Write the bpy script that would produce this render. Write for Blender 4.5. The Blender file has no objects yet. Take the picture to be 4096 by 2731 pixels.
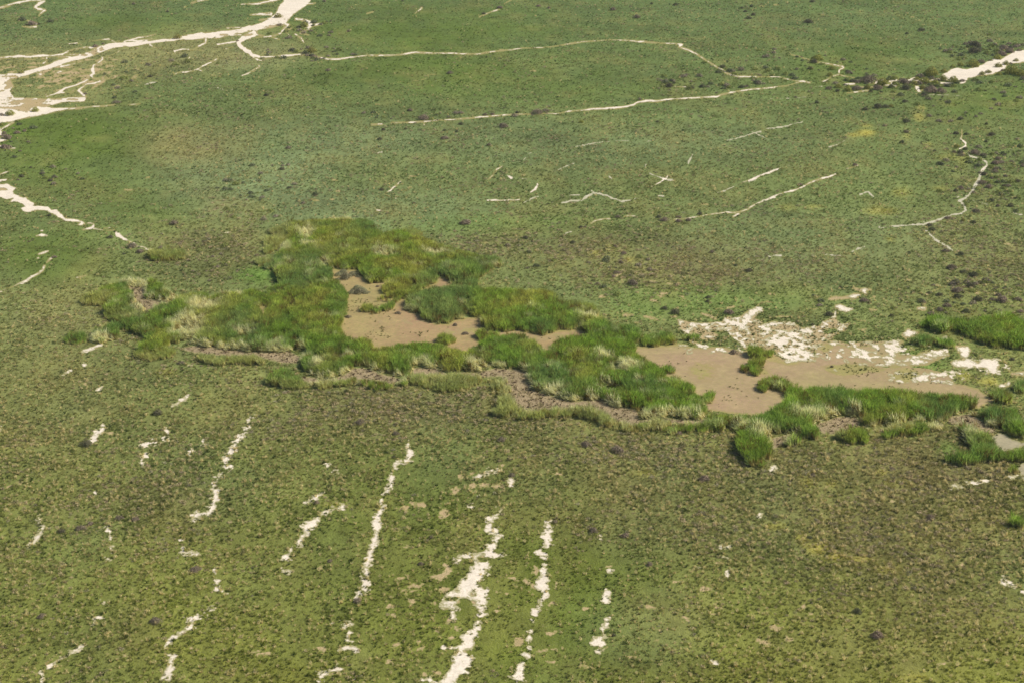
import bpy, math, random
import numpy as np

# ------------------------------------------------------------------ camera
scene = bpy.context.scene
H = 150.0                      # flying height
PITCH = math.radians(22.0)
HFOV = math.radians(40.0)
FPX = 2048.0 / math.tan(HFOV / 2)
cam_d = bpy.data.cameras.new("camera")
cam_d.sensor_width = 36.0
cam_d.angle = HFOV
cam_d.clip_start = 1.0
cam_d.clip_end = 60000.0
cam = bpy.data.objects.new("camera", cam_d)
scene.collection.objects.link(cam)
cam.location = (0, 0, H)
cam.rotation_euler = (math.pi / 2 - PITCH, 0, 0)
scene.camera = cam

# ------------------------------------------------------------------ sky, sun, exposure
SUN_EL = math.radians(42)
SUN_AZ = math.radians(80)      # from +Y (away from the camera) towards +X
world = bpy.data.worlds.new("World")
scene.world = world
world.use_nodes = True
nt = world.node_tree
bg = nt.nodes["Background"]
sky = nt.nodes.new("ShaderNodeTexSky")
sky.sky_type = 'NISHITA'
sky.sun_disc = False
sky.sun_elevation = SUN_EL
sky.sun_rotation = SUN_AZ
sky.air_density = 1.0
sky.dust_density = 0.8
nt.links.new(sky.outputs[0], bg.inputs[0])
bg.inputs[1].default_value = 0.085
sd = bpy.data.lights.new("sun", 'SUN')
sd.energy = 4.8
sd.angle = math.radians(0.5)
sd.color = (1.0, 0.945, 0.85)
sun = bpy.data.objects.new("sun", sd)
scene.collection.objects.link(sun)
sun.rotation_euler = (math.pi / 2 - SUN_EL, 0, math.pi - SUN_AZ)
vs = scene.view_settings
vs.view_transform = 'Standard'
vs.look = 'None'
vs.exposure = 0.1
vs.gamma = 1.0
scene.cycles.max_bounces = 6
scene.cycles.diffuse_bounces = 3
scene.cycles.transparent_max_bounces = 4

# ------------------------------------------------------------------ helpers
rng = np.random.default_rng(7)
random.seed(7)

def lin(c):
    c = np.asarray(c, float) / 255.0
    return np.where(c <= 0.04045, c / 12.92, ((c + 0.055) / 1.055) ** 2.4)

def px2w(u, v):
    """photograph pixel (4096 wide) -> point on the ground"""
    a = (np.asarray(u, float) - 2048.0) / FPX
    b = (1365.5 - np.asarray(v, float)) / FPX
    dz = -math.sin(PITCH) + b * math.cos(PITCH)
    dy = math.cos(PITCH) + b * math.sin(PITCH)
    t = H / -dz
    return a * t, dy * t

def w2px(x, y):
    zc = y * math.cos(PITCH) + H * math.sin(PITCH)
    yc = y * math.sin(PITCH) - H * math.cos(PITCH)
    return 2048.0 + FPX * x / zc, 1365.5 - FPX * yc / zc

_T = np.random.default_rng(11).random((256, 256))
def vnoise(x, y, seed=0):
    x = x + seed * 37.17; y = y + seed * 91.73
    xi = np.floor(x).astype(np.int64); yi = np.floor(y).astype(np.int64)
    fx = x - xi; fy = y - yi
    fx = fx * fx * (3 - 2 * fx); fy = fy * fy * (3 - 2 * fy)
    a = _T[xi & 255, yi & 255]; b = _T[(xi + 1) & 255, yi & 255]
    c = _T[xi & 255, (yi + 1) & 255]; d = _T[(xi + 1) & 255, (yi + 1) & 255]
    return (a * (1 - fx) + b * fx) * (1 - fy) + (c * (1 - fx) + d * fx) * fy

def fbm(x, y, seed=0, octv=4, gain=0.5):
    s = 0; a = 1; n = 0
    for i in range(octv):
        s = s + a * vnoise(x * 2 ** i, y * 2 ** i, seed + i * 3); n += a; a *= gain
    return s / n * 2 - 1          # -1..1

ROT = math.radians(62)             # the grain of the marsh on the ground
def grain(x, y):
    c, s = math.cos(ROT), math.sin(ROT)
    return x * c + y * s, -x * s + y * c

# the survey of the place was read off enlarged tiles of the photograph
K = 1100.0 / 2352.0
TILES = {}
for r, oy in enumerate((0, 667, 1333, 1998)):
    for c, ox in enumerate((0, 1000, 2000, 2996)):
        TILES["ABCDEFGHIJKLMNOP"[r * 4 + c]] = (ox, oy, K)
TILES['V'] = (0, 0, 4096.0 / 2352.0)

def tp(t, x, y):
    ox, oy, k = TILES[t]
    return ox + x * k, oy + y * k

def parse(s):
    """'A:x,y,w x,y,w ; B: ...' -> list of (tile, [tuple])"""
    out = []
    for part in s.replace("\n", " ").split(";"):
        part = part.strip()
        if not part: continue
        t, pts = part[0], part[2:]
        out.append((t, [tuple(float(q) for q in p.split(",")) for p in pts.split()]))
    return out

def parse_poly(s):
    """one polygon may run over several tiles: 'F:... J:...' """
    out = []
    for part in s.replace("\n", " ").split(";"):
        part = part.strip()
        if not part: continue
        pts = []; t = None
        for tok in part.split():
            if ":" in tok:
                t, tok = tok.split(":")
                if not tok: continue
            x, y = tok.split(",")
            pts.append(tp(t, float(x), float(y)))
        out.append(np.array(pts))
    return out

# ------------------------------------------------------------------ survey data
# lines: x,y,width along the strand.  '~' lists are broken, grassy strands
SAND = """
D:890,705,7 980,700,6 1060,716,6 1090,712,8; D:920,745,5 1010,752,6 1120,735,5 1200,728,7;
A:-20,75,14 60,50,16 130,28,16 240,8,18 330,6,16 380,12,14 330,38,30 300,65,20 330,80,22 385,90,14 350,115,14 335,135,8;
A:190,228,8 260,235,14 310,230,8; A:235,178,6 270,195,20 310,208,22; A:1640,30,12 1680,16,12 1780,0,10; A:1575,66,8 1590,60,4;
A:2060,42,8 2190,38,12 2260,22,14 2352,5,14 2400,-8,14;
B:430,-30,190 360,40,150 310,90,140 270,150,120 180,200,80 100,225,60 0,245,45;
A:2138,245,55 2050,270,40 1950,285,40 1800,305,50 1700,310,55 1560,325,32 1450,345,26 1300,360,28 1150,380,32 1000,385,40 930,400,55 850,430,55 760,470,45 650,500,38 560,520,42 480,545,46 420,575,36 330,600,36 230,625,40 150,650,45 80,660,55 20,690,70 -30,730,120;
A:-20,500,12 80,490,14 170,482,20 250,488,16 350,480,20 450,478,18 530,468,16 590,440,16 640,425,14 740,405,18 800,410,26 880,395,18;
A:400,490,10 400,520,10 370,545,12; A:590,378,7 660,370,9; A:760,360,6 850,345,8 930,338,12 1000,370,12; A:600,470,9 700,470,11 780,455,12 830,440,12;
A:500,490,8 560,485,8 640,495,8; A:1060,358,8 1180,325,9 1260,315,9 1330,298,6; A:1100,350,8 1200,350,9 1300,335,10;
A:1940,240,7 2050,240,7 2130,240,8; A:1760,330,20 1760,370,12 1700,400,16 1650,430,11 1560,425,9 1490,440,14 1500,460,7; A:1650,425,8 1740,437,11;
A:1860,385,11 1960,370,13 2030,355,12 2070,330,18; A:2170,290,55 2080,330,45 2040,370,38 2060,405,45 2120,440,40 2160,475,26 2220,490,18;
A:1930,422,12 1990,405,12; A:2220,520,8 2160,490,10; A:1840,330,10 1960,300,16 2060,300,14; A:2190,300,14 2290,320,16 2352,322,14;
B:0,435,14 20,470,18 60,495,12 120,487,14 180,490,13 300,478,11 400,470,9 520,462,7; B:100,525,7 60,515,8;
B:560,485,5 660,508,16 740,508,15 820,500,15 900,488,13 1000,478,13 1100,478,15 1200,476,12 1300,468,7 1420,450,9 1560,458,9 1700,455,7 1850,465,7 1960,465,8 2030,450,9 2130,438,7 2240,428,7 2340,412,6;
C:0,430,6 100,430,6 190,412,5 350,412,6 500,395,6 580,380,5 700,360,4 850,350,6 950,342,5 1100,350,6 1250,362,7 1400,372,7 1500,375,8 1560,382,12 1530,402,12 1620,435,9 1700,475,9 1760,520,9 1830,560,9 1880,590,9 1950,635,11 2030,655,8 2100,658,6 2200,660,6;
D:0,660,6 100,660,6 250,660,7 330,680,8 410,695,14 470,700,20 520,710,13;
B:390,160,18 480,180,26 520,200,34 500,240,26 430,290,13 500,300,10; B:520,215,18 620,205,11; B:250,200,18 330,215,14 300,240,13 260,290,14 150,320,14 50,325,10;
B:380,290,12 440,330,18 460,365,6; B:250,340,13 180,320,12; B:60,260,12 60,290,12 0,330,12; B:-10,38,14 60,38,13 140,20,13 220,-5,14;
B:0,128,12 100,125,18 180,120,30; B:80,175,8 180,155,13 220,140,18; B:430,38,16 540,35,11 560,28,6; B:330,300,10 300,270,9 350,245,9;
A:870,490,13 880,510,12 840,540,11 800,560,12 790,600,30 800,630,24 780,650,16 800,675,16 850,680,12 855,698,11 800,715,7 740,722,7 710,745,12 680,765,11 670,780,12 700,800,18 720,820,16;
A:870,495,10 930,480,9 1000,455,9 1020,440,8; A:760,680,9 700,710,8 640,735,9 560,755,11 510,790,18 460,810,9 390,830,8; A:500,800,8 550,798,8;
A:310,625,11 350,640,11 350,655,8; A:240,660,10 190,665,8; A:520,575,10 580,560,11 640,545,9; A:470,630,7 520,615,12 600,600,5;
A:780,914,8 900,908,7 980,895,6; A:1100,902,8 1200,890,5; A:-10,1120,12 30,1100,12 80,1065,10 120,1045,7;
A:-10,1120,50 20,1170,10; A:60,1200,8 -10,1200,40; A:-10,1250,30 60,1275,16 130,1270,12; A:-20,1500,16 40,1480,14 70,1470,6; A:-10,1545,10 60,1538,8;
A:1480,620,7 1490,640,12 1520,622,12 1600,618,9 1680,600,9 1740,565,9 1800,535,9 1870,500,7; A:1690,600,12 1730,610,8; A:1610,510,8 1625,490,6;
A:2070,650,8 2120,630,12 2180,595,12 2220,575,12 2210,555,6; A:1320,410,9 1280,385,7;
B:1410,118,4 1450,90,8 1470,70,12; B:1000,118,4 1050,105,4; B:1540,640,12 1590,638,8; B:1040,1068,7 1130,1065,7; B:1960,148,5 2060,105,6 2130,85,5; B:2190,25,5 2230,5,6;
B:1210,1055,5 1350,1050,6 1440,1045,8 1520,1040,11 1620,1030,8 1750,1025,7 1850,1015,8 2000,1000,8 2120,992,9 2220,982,8 2352,978,8; B:1490,1050,9 1490,1070,6;
C:0,992,8 60,985,8 150,978,6 260,978,5 420,972,8 480,975,10 600,955,11 700,948,13 780,937,11 900,930,12 1000,925,15 1080,915,12 1140,900,11 1170,880,11 1250,865,12 1340,868,17 1420,855,12 1500,848,10 1650,840,10 1850,830,9 1900,810,10 1980,795,11 2060,780,8 2150,765,9 2250,758,9 2352,752,9;
D:0,768,9 130,758,10 230,745,10 330,735,10 400,712,12 470,700,18; C:1500,742,7 1560,746,9 1620,748,12;
D:820,725,14 900,718,16; D:350,468,6 430,485,6 480,505,8 530,518,8 600,535,6 680,548,8 740,560,8 800,570,13 810,580,13 770,605,13 770,640,16 700,660,14 670,685,9 630,700,8;
D:770,645,15 830,655,11 900,668,8; D:1080,720,9 1100,690,12 1150,688,10; D:1200,700,16 1250,690,14 1320,690,11 1380,685,18 1420,665,14; D:1220,715,20 1260,740,7;
D:840,798,6 920,790,9 1010,778,11 1040,785,8; D:1640,715,16 1700,715,18 1780,700,9; D:1810,712,16 1850,705,12; D:1420,740,14 1440,750,36 1450,775,28 1470,790,12 1500,740,16;
D:90,55,5 130,57,5; D:215,45,7 250,43,7; D:1380,690,16 1470,690,20 1560,690,20 1640,680,20;
F:2030,290,18 2100,288,24 2200,292,13 2300,285,15; G:0,290,13 100,295,13 170,282,11;
G:260,220,12 300,195,24 320,165,18 320,150,8; G:1290,175,9 1340,150,15 1390,120,24 1430,90,14 1440,72,8;
G:780,485,9 820,462,9 880,450,8 940,445,6; G:1060,430,6 1100,420,9 1150,424,5; G:1480,455,6 1580,448,8 1640,437,9 1740,420,8 1830,405,9 1920,393,8 2000,395,10 2060,385,13 2120,365,14 2170,335,16 2220,305,14 2290,280,14 2352,262,13;
G:1990,430,14 2040,405,18; H:0,355,18 40,330,17 120,295,15 200,260,12 270,230,12 370,208,12 450,180,12 520,140,13 600,110,12 680,90,14 740,65,9; D:840,1445,8 900,1428,8 930,1415,6;
G:2050,150,10 2120,120,13 2200,95,16 2260,70,10 2352,35,9; H:120,75,14 200,45,12 260,20,9 330,0,7;
F:1290,125,10 1240,170,16 1200,205,14 1150,235,8 1210,265,8 1250,275,9; F:2050,100,16 2080,70,14 2110,25,20 2160,0,8; F:2215,85,8 2235,100,14; F:1085,375,18 1115,378,12;
E:-5,70,16 40,55,12 60,48,7; E:-5,125,12 50,118,7; E:750,485,6 800,490,10 800,515,18 760,530,22 710,540,9; E:800,530,8 900,548,6 960,545,10 985,550,12 1000,580,26 1040,605,34 1080,630,16 1150,655,9 1170,685,8 1230,690,9 1260,710,7 1340,715,5; E:890,528,5 970,525,7 985,545,8;
E:355,588,20 400,588,10 310,592,7; E:350,552,9 362,550,9; E:300,518,12 303,520,12; E:330,750,10 370,737,17 410,725,8; E:320,787,6 330,782,6;
E:0,1070,13 60,1045,11 130,1020,14 170,995,13 220,985,22 270,945,15 330,915,15 365,890,15 380,850,12; E:400,820,7 430,790,20 455,770,8;
E:660,950,6 700,942,11 735,932,7; E:1600,738,9 1670,730,7; E:1920,567,8 1960,562,11;
H:1990,30,14 2030,5,18; D:1820,1110,5 1820,1160,14 1810,1190,14 1850,1220,16 1855,1255,18 1800,1275,9;
H:690,1135,12 740,1125,20 800,1125,10 860,1115,18 900,1110,40 940,1100,20; H:890,1040,9 950,1055,20 1000,1050,22 1040,1055,9; H:980,1060,40 1000,1085,18; H:750,1200,30 780,1205,50 830,1225,34 880,1215,12; H:740,1245,16 735,1290,20;
H:1450,1215,14 1500,1215,20; H:0,1300,60 40,1250,50 70,1220,34 110,1235,12; K:1640,70,16 1700,100,22 1780,115,10; K:1530,100,9 1600,105,7;
L:1620,405,7 1720,430,7; L:2250,345,12 2352,340,24; L:2150,450,12 2220,430,20; L:2230,1230,9 2290,1225,12; L:1730,1310,24 1810,1300,34; L:1200,355,8 1240,370,6; L:1270,408,8 1310,410,7;
I:700,155,22 770,140,16 830,110,26 860,95,28; I:540,352,11 580,335,18 610,318,9; I:820,495,7 860,470,20 885,450,14; I:1470,620,10 1530,595,20 1580,560,18 1615,525,11;
I:880,780,9 875,820,20 830,850,44 810,890,46 780,920,24; I:0,830,20 10,800,12; I:1580,255,10 1610,266,18 1650,272,8; I:1250,208,8 1262,208,7;
M:350,285,26 310,330,54 280,370,34 240,390,8; M:1560,420,12 1570,450,24 1620,460,26 1680,463,14; M:1850,920,9 1820,940,24 1780,955,6; M:1590,1120,12 1540,1145,16 1490,1180,18 1450,1215,20 1410,1255,12;
M:1470,1370,26 1455,1420,40 1440,1460,64 1420,1500,70 1390,1525,34; M:730,1240,11 680,1270,22 620,1305,14 560,1340,17 480,1380,24 440,1410,18 415,1435,7; M:350,1490,20 370,1510,34 360,1580,26;
J:1355,935,9 1355,980,22 1370,1020,44 1365,1060,36 1340,1085,22 1300,1100,22 1250,1105,12; J:1240,1140,22 1250,1140,18; J:1215,1230,52 1205,1280,36 1200,1310,38 1170,1350,30 1140,1380,9;
J:1145,1480,18 1130,1510,24 1100,1550,36; N:1150,60,22 1110,110,42 1085,150,46 1080,210,54 1085,270,56 1070,330,56 1050,390,46 1030,450,56 1020,510,56 990,580,56 1000,640,44;
J:640,1350,9 590,1380,18 550,1415,36 500,1435,26 470,1445,9; J:800,1470,18 780,1490,50 720,1500,16 660,1520,12 620,1540,14; N:620,120,14 590,160,20 530,210,72 480,240,50 430,220,12; N:490,285,12 450,310,16 425,360,30 425,385,26;
N:280,610,18 320,620,26 370,615,12; N:760,1280,26 810,1260,44 880,1265,34 920,1290,22;
N:2050,180,40 2050,240,50; N:2020,480,26 1930,480,28 1850,485,22 1780,495,16; N:1920,500,44 1960,560,70 1930,620,110 1900,690,90 1850,760,150 1960,780,90 1940,850,100 1960,910,60 1980,960,40;
N:1900,1150,40 1870,1200,110 1880,1240,80 1800,1280,70 1830,1320,60 1790,1370,110 1780,1430,120 1730,1500,100 1680,1570,90; N:1850,770,120 1760,800,50 1660,835,20; N:1780,870,34 1700,890,34 1620,910,14; N:1640,925,18 1720,920,40 1780,930,24;
J:1910,1240,16 1960,1220,34 2000,1200,24 2060,1185,12; J:2240,1250,40 2230,1290,34; 
O:370,610,50 380,660,70 360,720,110 370,750,70; O:330,930,36; O:210,1310,24 240,1330,34 250,1345,16; O:180,1420,50 160,1450,50 170,1480,50 130,1505,20 90,1512,7;
O:910,770,20 930,800,26 900,850,44 910,860,34; O:920,1030,20 915,1065,30 880,1110,16 880,1140,14 890,1170,26 820,1210,80 870,1220,60 850,1280,20 830,1300,12; O:890,1275,9 920,1255,6; O:935,605,20 950,605,16; O:1910,480,20 1935,500,12; O:1945,625,40 1950,650,24
"""
SAND_F = """
D:150,1105,12 230,1095,16 290,1090,16 340,1075,10 400,1055,7 450,1050,10 465,1030,7; C:1940,1205,9 2020,1185,15 2100,1165,12 2170,1140,18 2230,1130,14; C:2130,1115,6 2180,1140,12 2240,1170,12 2300,1198,8; D:680,1262,12 740,1245,12 800,1215,5 860,1190,4;
C:540,1285,13 545,1275,10; C:640,1255,6 720,1245,14 820,1222,10 920,1212,8 1000,1205,5 1150,1210,3; C:1260,1215,8 1330,1198,5; C:500,1452,6 550,1430,9 600,1410,9 640,1395,7; C:1240,1440,14 1250,1405,12; C:1610,1395,18 1625,1365,24 1650,1325,9;
G:1280,60,12 1340,85,9 1380,100,14 1440,115,18 1490,118,12; C:200,1370,9 220,1350,12; C:250,1315,10 275,1305,8; D:10,1540,15 90,1505,14 180,1470,16 250,1440,9 330,1420,6 390,1408,4; G:1860,220,13 1930,205,12 1980,180,9 2050,150,10; G:2180,100,30 2150,125,14; H:0,125,24 50,110,20;
G:560,572,6 640,550,7; G:1270,437,3 1380,440,3; G:210,305,12 270,275,16 330,255,7; G:60,80,9 95,95,30; G:160,98,6 230,110,4; G:525,312,13 600,295,18 700,290,13 740,260,26 800,230,18 860,235,18 930,255,20 980,280,17 1040,298,15 1100,290,15 1180,272,8; G:600,245,8 680,245,7; G:780,210,17 800,215,10;
G:935,88,17 955,108,12; G:1360,250,18 1400,255,15; G:500,30,8 550,5,12; H:170,765,14 270,760,7; H:540,762,7 560,762,6; H:655,755,9 720,760,9 800,765,6; H:880,730,9 940,705,11 990,688,7;
D:1860,1310,12 1900,1340,17 1980,1360,22 2030,1390,24 2035,1420,22 1990,1455,14 1975,1500,16 1950,1560,24; H:2020,10,16 1985,70,14 1970,110,26 1940,160,38 1920,195,26 1890,235,20 1850,270,22 1800,295,24 1835,320,20 1845,350,18 1855,375,22 1820,400,22 1740,415,17 1680,430,17 1610,460,18 1560,475,17 1500,490,20 1400,500,14 1300,507,10 1200,515,9 1110,522,7;
H:1490,535,9 1540,570,7 1590,625,20 1640,655,14 1690,680,12 1750,730,10; H:1780,262,6 1840,265,5; H:1900,288,5 1970,305,6 2050,330,6; H:2230,385,7 2300,410,7 2352,415,8; H:950,240,15 1020,215,20 1060,258,20; D:520,740,4 640,742,4 760,738,5; D:1530,812,4 1620,815,5 1700,815,5 1800,822,4; D:170,845,5 250,845,5 400,843,5 490,832,6; D:600,805,5 650,795,4;
A:1240,725,8 1280,715,18 1340,703,9; A:1860,752,7 1900,730,7; A:1860,755,6 1910,770,7; A:1960,775,6 1990,765,4; B:1090,1310,12 1130,1300,16; B:1810,1160,10 1830,1135,12; B:670,1335,8;
L:1870,1280,20 1940,1275,20 2030,1265,16; L:1560,370,18 1680,340,26 1800,320,18; I:1420,822,24 1440,870,12 1420,910,18 1330,925,14 1240,950,22 1210,965,8; I:1250,1035,8 1225,1075,28 1210,1110,24; I:1740,925,12 1735,950,8; I:1610,1040,8 1640,1005,24;
I:2138,720,8 2130,770,18 2110,830,24 2060,875,28 2020,920,40 2000,970,45 1980,1010,50 1940,1045,36 1930,1090,45 1920,1120,30; I:1970,1135,20 1930,1155,24; I:1900,1200,20 1880,1220,30 1840,1275,22 1820,1320,12; I:1850,1355,28 1850,1400,38 1830,1440,46 1820,1480,56 1790,1520,30 1720,1545,26 1650,1560,16; M:1680,130,38 1650,160,14; I:820,1370,18; I:710,260,12 725,275,9;
M:330,145,18 340,190,12 375,235,16 365,260,16; M:925,250,10 940,290,13 945,330,22; M:940,410,18 960,470,12 930,495,7; M:1840,590,12 1845,640,26 1845,700,26 1860,725,28 1855,770,22 1900,785,18 1925,800,22 1940,812,9; M:1780,955,6 1730,985,9 1670,1020,12 1600,1040,12; M:1640,1070,10 1600,1110,12; M:1500,1330,9 1470,1370,18; M:900,890,6 930,892,4; M:800,1050,6 850,1000,8; M:1560,350,8;
J:1125,1420,12 1120,1445,15; N:960,660,18 985,690,22 1000,720,44 960,780,26 920,810,22; N:990,805,14 930,800,14; N:900,835,8; J:670,1135,16; J:730,1192,9; N:350,440,26 330,475,54 280,490,14; N:800,1080,8 870,1080,9; N:860,1110,12 840,1150,22 830,1200,22 870,1230,11; N:700,1022,10 735,1020,20; N:800,1335,9 840,1335,6; N:740,1400,16 740,1440,40 680,1470,30 620,1500,54 580,1540,18;
N:2150,90,12 2100,150,28 2050,180,54 2050,240,64 2100,270,38 2130,310,38 2090,350,38 2060,410,54 2050,460,74; N:2070,470,50 2150,480,30; N:1750,540,16 1790,510,20; N:2000,560,70 1980,640,60 1920,720,100; N:1990,790,70 1980,880,70 1990,1010,40 1950,1050,30 1940,1110,30 1900,1150,50; N:1740,1000,18 1730,960,16; N:1700,1270,40 1650,1270,14; N:1850,1370,80 1820,1440,90; N:1560,1560,26 1480,1540,10; J:2130,1175,4 2050,1182,7; J:1950,1392,12; J:1850,1422,8 1880,1415,6; J:1890,1482,7 1870,1480,5;
O:420,200,14 420,240,66 400,280,56 400,340,64 400,390,46; O:340,455,44 380,490,20 380,560,20; O:380,800,46 360,850,28 350,890,9; O:300,960,52 300,1010,26; O:260,1140,12 240,1220,22 240,1280,26; O:200,1550,18 160,1530,20; O:1840,1405,16; P:90,125,12 50,118,8; P:2160,690,14 2220,710,18 2280,735,18; P:2352,785,34; O:870,340,14; O:1965,400,12 1900,405,9; N:2040,650,14
"""
SOIL = """
B:1200,720,4 1300,700,4 1450,690,4 1530,665,4; G:1180,1080,16 1220,1105,14; G:1480,1100,9 1540,1105,12 1580,1130,22 1630,1155,12; G:1200,1255,14 1260,1290,34 1340,1310,26; G:1720,1250,12 1780,1280,34 1850,1300,26; G:1840,1220,14 1920,1215,14 2000,1195,18; G:2200,1180,12 2280,1150,22 2352,1165,14; G:960,945,24 1030,920,22 1070,900,9; G:1040,940,24 1050,990,14; G:920,45,12 900,75,12; G:900,165,5 940,145,7; G:1710,185,10 1730,175,6; C:745,1425,9 770,1440,7; C:1180,1020,5 1200,985,5;
H:1520,1090,16 1570,1065,26 1620,1050,16; H:1080,1110,12 1040,1130,12; H:230,1285,12 340,1280,14; H:930,1315,10 1000,1325,9; I:70,1310,30 140,1290,44 220,1265,20; I:880,845,26 960,848,20 1000,848,8; I:230,1220,22 210,1340,24; I:920,625,9 950,615,7; N:1350,20,12 1410,40,22 1480,40,54; N:1780,320,7 1840,295,20 1870,250,12; N:1510,665,12 1580,670,26 1650,655,44 1700,600,50 1680,560,24 1620,550,12; N:1270,810,12 1330,760,22 1400,735,24 1460,740,20 1440,770,20 1380,780,9; N:1390,1205,18 1450,1210,26 1490,1250,18 1430,1280,16; N:1690,1040,44 1720,1010,24; J:1790,1230,16 1860,1228,16 1910,1195,22; O:300,560,24 310,620,50 340,600,40; O:240,700,44 290,740,56; O:270,1330,18 330,1300,26 420,1280,22 540,1270,12; O:690,1360,18 700,1390,14 750,1415,22; O:2200,1200,9 2260,1215,22 2330,1240,18; O:300,950,40; P:70,1195,10 120,1215,24 180,1245,18; N:1560,850,12 1590,890,12; O:1520,970,7 1600,1015,12; N:680,1490,40 740,1470,30; E:1280,1290,24 1440,1270,20; L:1540,130,20 1690,160,24; J:1900,1075,9 1980,1050,12; I:1400,820,12 1440,825,12; P:1420,655,16 1500,610,18; P:1200,20,14 1260,10,10; P:1820,560,20 1860,500,16; P:1560,1440,24 1740,1380,30
"""
SOIL_E = """F:725,115,28,12 1390,82,40,11 755,210,22,13 560,290,32,11 700,280,22,8 960,335,22,7 970,258,20,4 2005,650,34,8 1930,595,20,6; E:1100,200,50,10 1265,93,18,8; G:430,880,24,13 1310,980,35,11 1405,1085,40,12 1375,1110,26,8 1310,1145,34,13 870,1115,30,12 1095,1272,50,14 1480,1285,38,12 2110,290,22,8 1620,320,24,9 1750,322,36,9 2310,1090,20,10 870,820,14,6 1450,1000,30,5; H:1360,970,24,12 1955,1080,28,18 1060,1225,44,16 830,1025,24,8 970,1395,24,9 550,1220,24,7 2200,660,30,8; I:650,540,28,18 735,435,24,18 1720,212,36,22 135,855,20,10 190,880,14,10;
N:600,1265,44,20 1190,915,22,26 1235,995,26,20 1250,1240,40,18 1380,870,32,30 1290,670,34,13 1660,120,44,28 1915,190,22,16 2100,945,34,20 2120,790,18,12 2190,800,20,16 2230,670,56,16 1590,1120,30,7 1720,1180,26,14 1660,770,48,32 1600,1480,50,20 1480,1500,30,12 600,580,26,10 1910,420,26,7 1330,405,26,9 1320,70,38,13 1780,1100,26,13 590,1370,20,8 2310,1220,50,26 1200,1390,40,22;
J:2140,1125,44,16 1760,1345,40,30 1900,1300,24,18 2000,1295,30,11 2120,1305,32,20; K:500,1205,40,14; O:165,1200,48,26 1760,765,44,22 1520,700,34,12 740,925,34,8 1310,915,40,10 1840,535,20,10 450,885,30,12 480,730,18,28 90,665,48,14 60,800,24,14 430,1385,42,14 1115,1350,20,14 1300,1205,40,9 930,570,28,12 115,565,14,9 430,1140,40,16 1410,1100,30,7 1860,915,30,9 1820,975,24,9 2330,1090,20,14; P:470,915,38,25 530,975,30,22 220,1090,32,16 345,1190,22,10 1800,945,34,14 2020,1370,30,14 240,1110,24,12 470,1145,20,9 600,920,16,12; M:1930,1525,46,18 1070,1340,18,16 240,525,20,7; M:2250,1315,50,4 1640,1270,14,6; D:1400,148,20,5 1585,168,32,5 2130,150,22,4 1965,186,18,6 1490,212,14,4; C:1680,150,18,5 285,610,34,9 1050,550,10,3 1465,556,24,4; B:375,660,16,5 660,830,26,5"""
POLY_SAND = """
A:-20,640 60,640 100,700 120,740 80,780 120,830 300,838 400,848 600,835 740,830 720,870 560,875 520,885 400,915 480,928 800,912 700,935 520,950 350,985 200,1015 100,1040 0,1055 -20,1055;
D:2420,415 2360,430 2280,440 2200,480 2150,510 2090,505 2030,525 2010,545 1960,570 1860,590 1790,580 1720,595 1690,620 1650,640 1630,665 1580,675 1560,685 1640,692 1700,690 1800,690 1840,708 1870,690 1880,670 1960,655 2080,640 2190,600 2200,560 2250,545 2360,535 2420,530;
E:-10,150 60,145 150,185 110,210 120,230 200,265 240,258 230,275 260,300 300,320 280,335 400,345 440,370 490,370 520,400 560,440 640,450 700,465 725,485 700,500 665,500 690,480 640,470 560,465 510,440 460,410 380,375 310,375 240,390 200,380 180,360 215,340 180,315 150,300 80,305 110,275 60,280 -10,260;
L:1765,110 1870,115 1890,150 1860,205 1820,200 1810,160; L:1730,245 1850,215 1960,250 2010,225 2110,225 2140,270 2110,330 2060,330 2010,290 1880,295 1750,275; L:1410,380 1470,350 1500,335 1540,355 1540,400 1440,412; H:1310,1440 1360,1390 1400,1410 1450,1420 1410,1445 1340,1460; L:172,1160 190,1130 220,1130 238,1160 220,1185 185,1188
"""
POLY_FLAT = """
G:1520,1310 1700,1345 1900,1335 1930,1290 2030,1300 2110,1250 2190,1210 2235,1225 2200,1270 2150,1290 2240,1330 2200,1370 2352,1400 2352,1567 2100,1560 2050,1500 1980,1440 1940,1400 1840,1400 1780,1400 1860,1440 1840,1480 1700,1470 1650,1480 1600,1440 1540,1380;
H:-30,1350 100,1360 210,1335 380,1340 460,1385 600,1365 640,1325 720,1290 750,1310 790,1350 860,1335 830,1400 790,1415 740,1380 650,1385 640,1430 740,1430 700,1475 630,1505 560,1550 545,1600 560,1655 480,1660 320,1655 240,1590 235,1565 100,1540 -30,1545;
L:690,65 780,70 840,95 1000,70 1230,80 1310,70 1275,130 1280,160 1240,170 1250,230 1330,225 1440,190 1500,155 1620,150 1700,180 1640,195 1500,225 1480,265 1330,265 1180,270 1120,205 1000,240 860,240 760,180 750,120
"""
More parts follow.
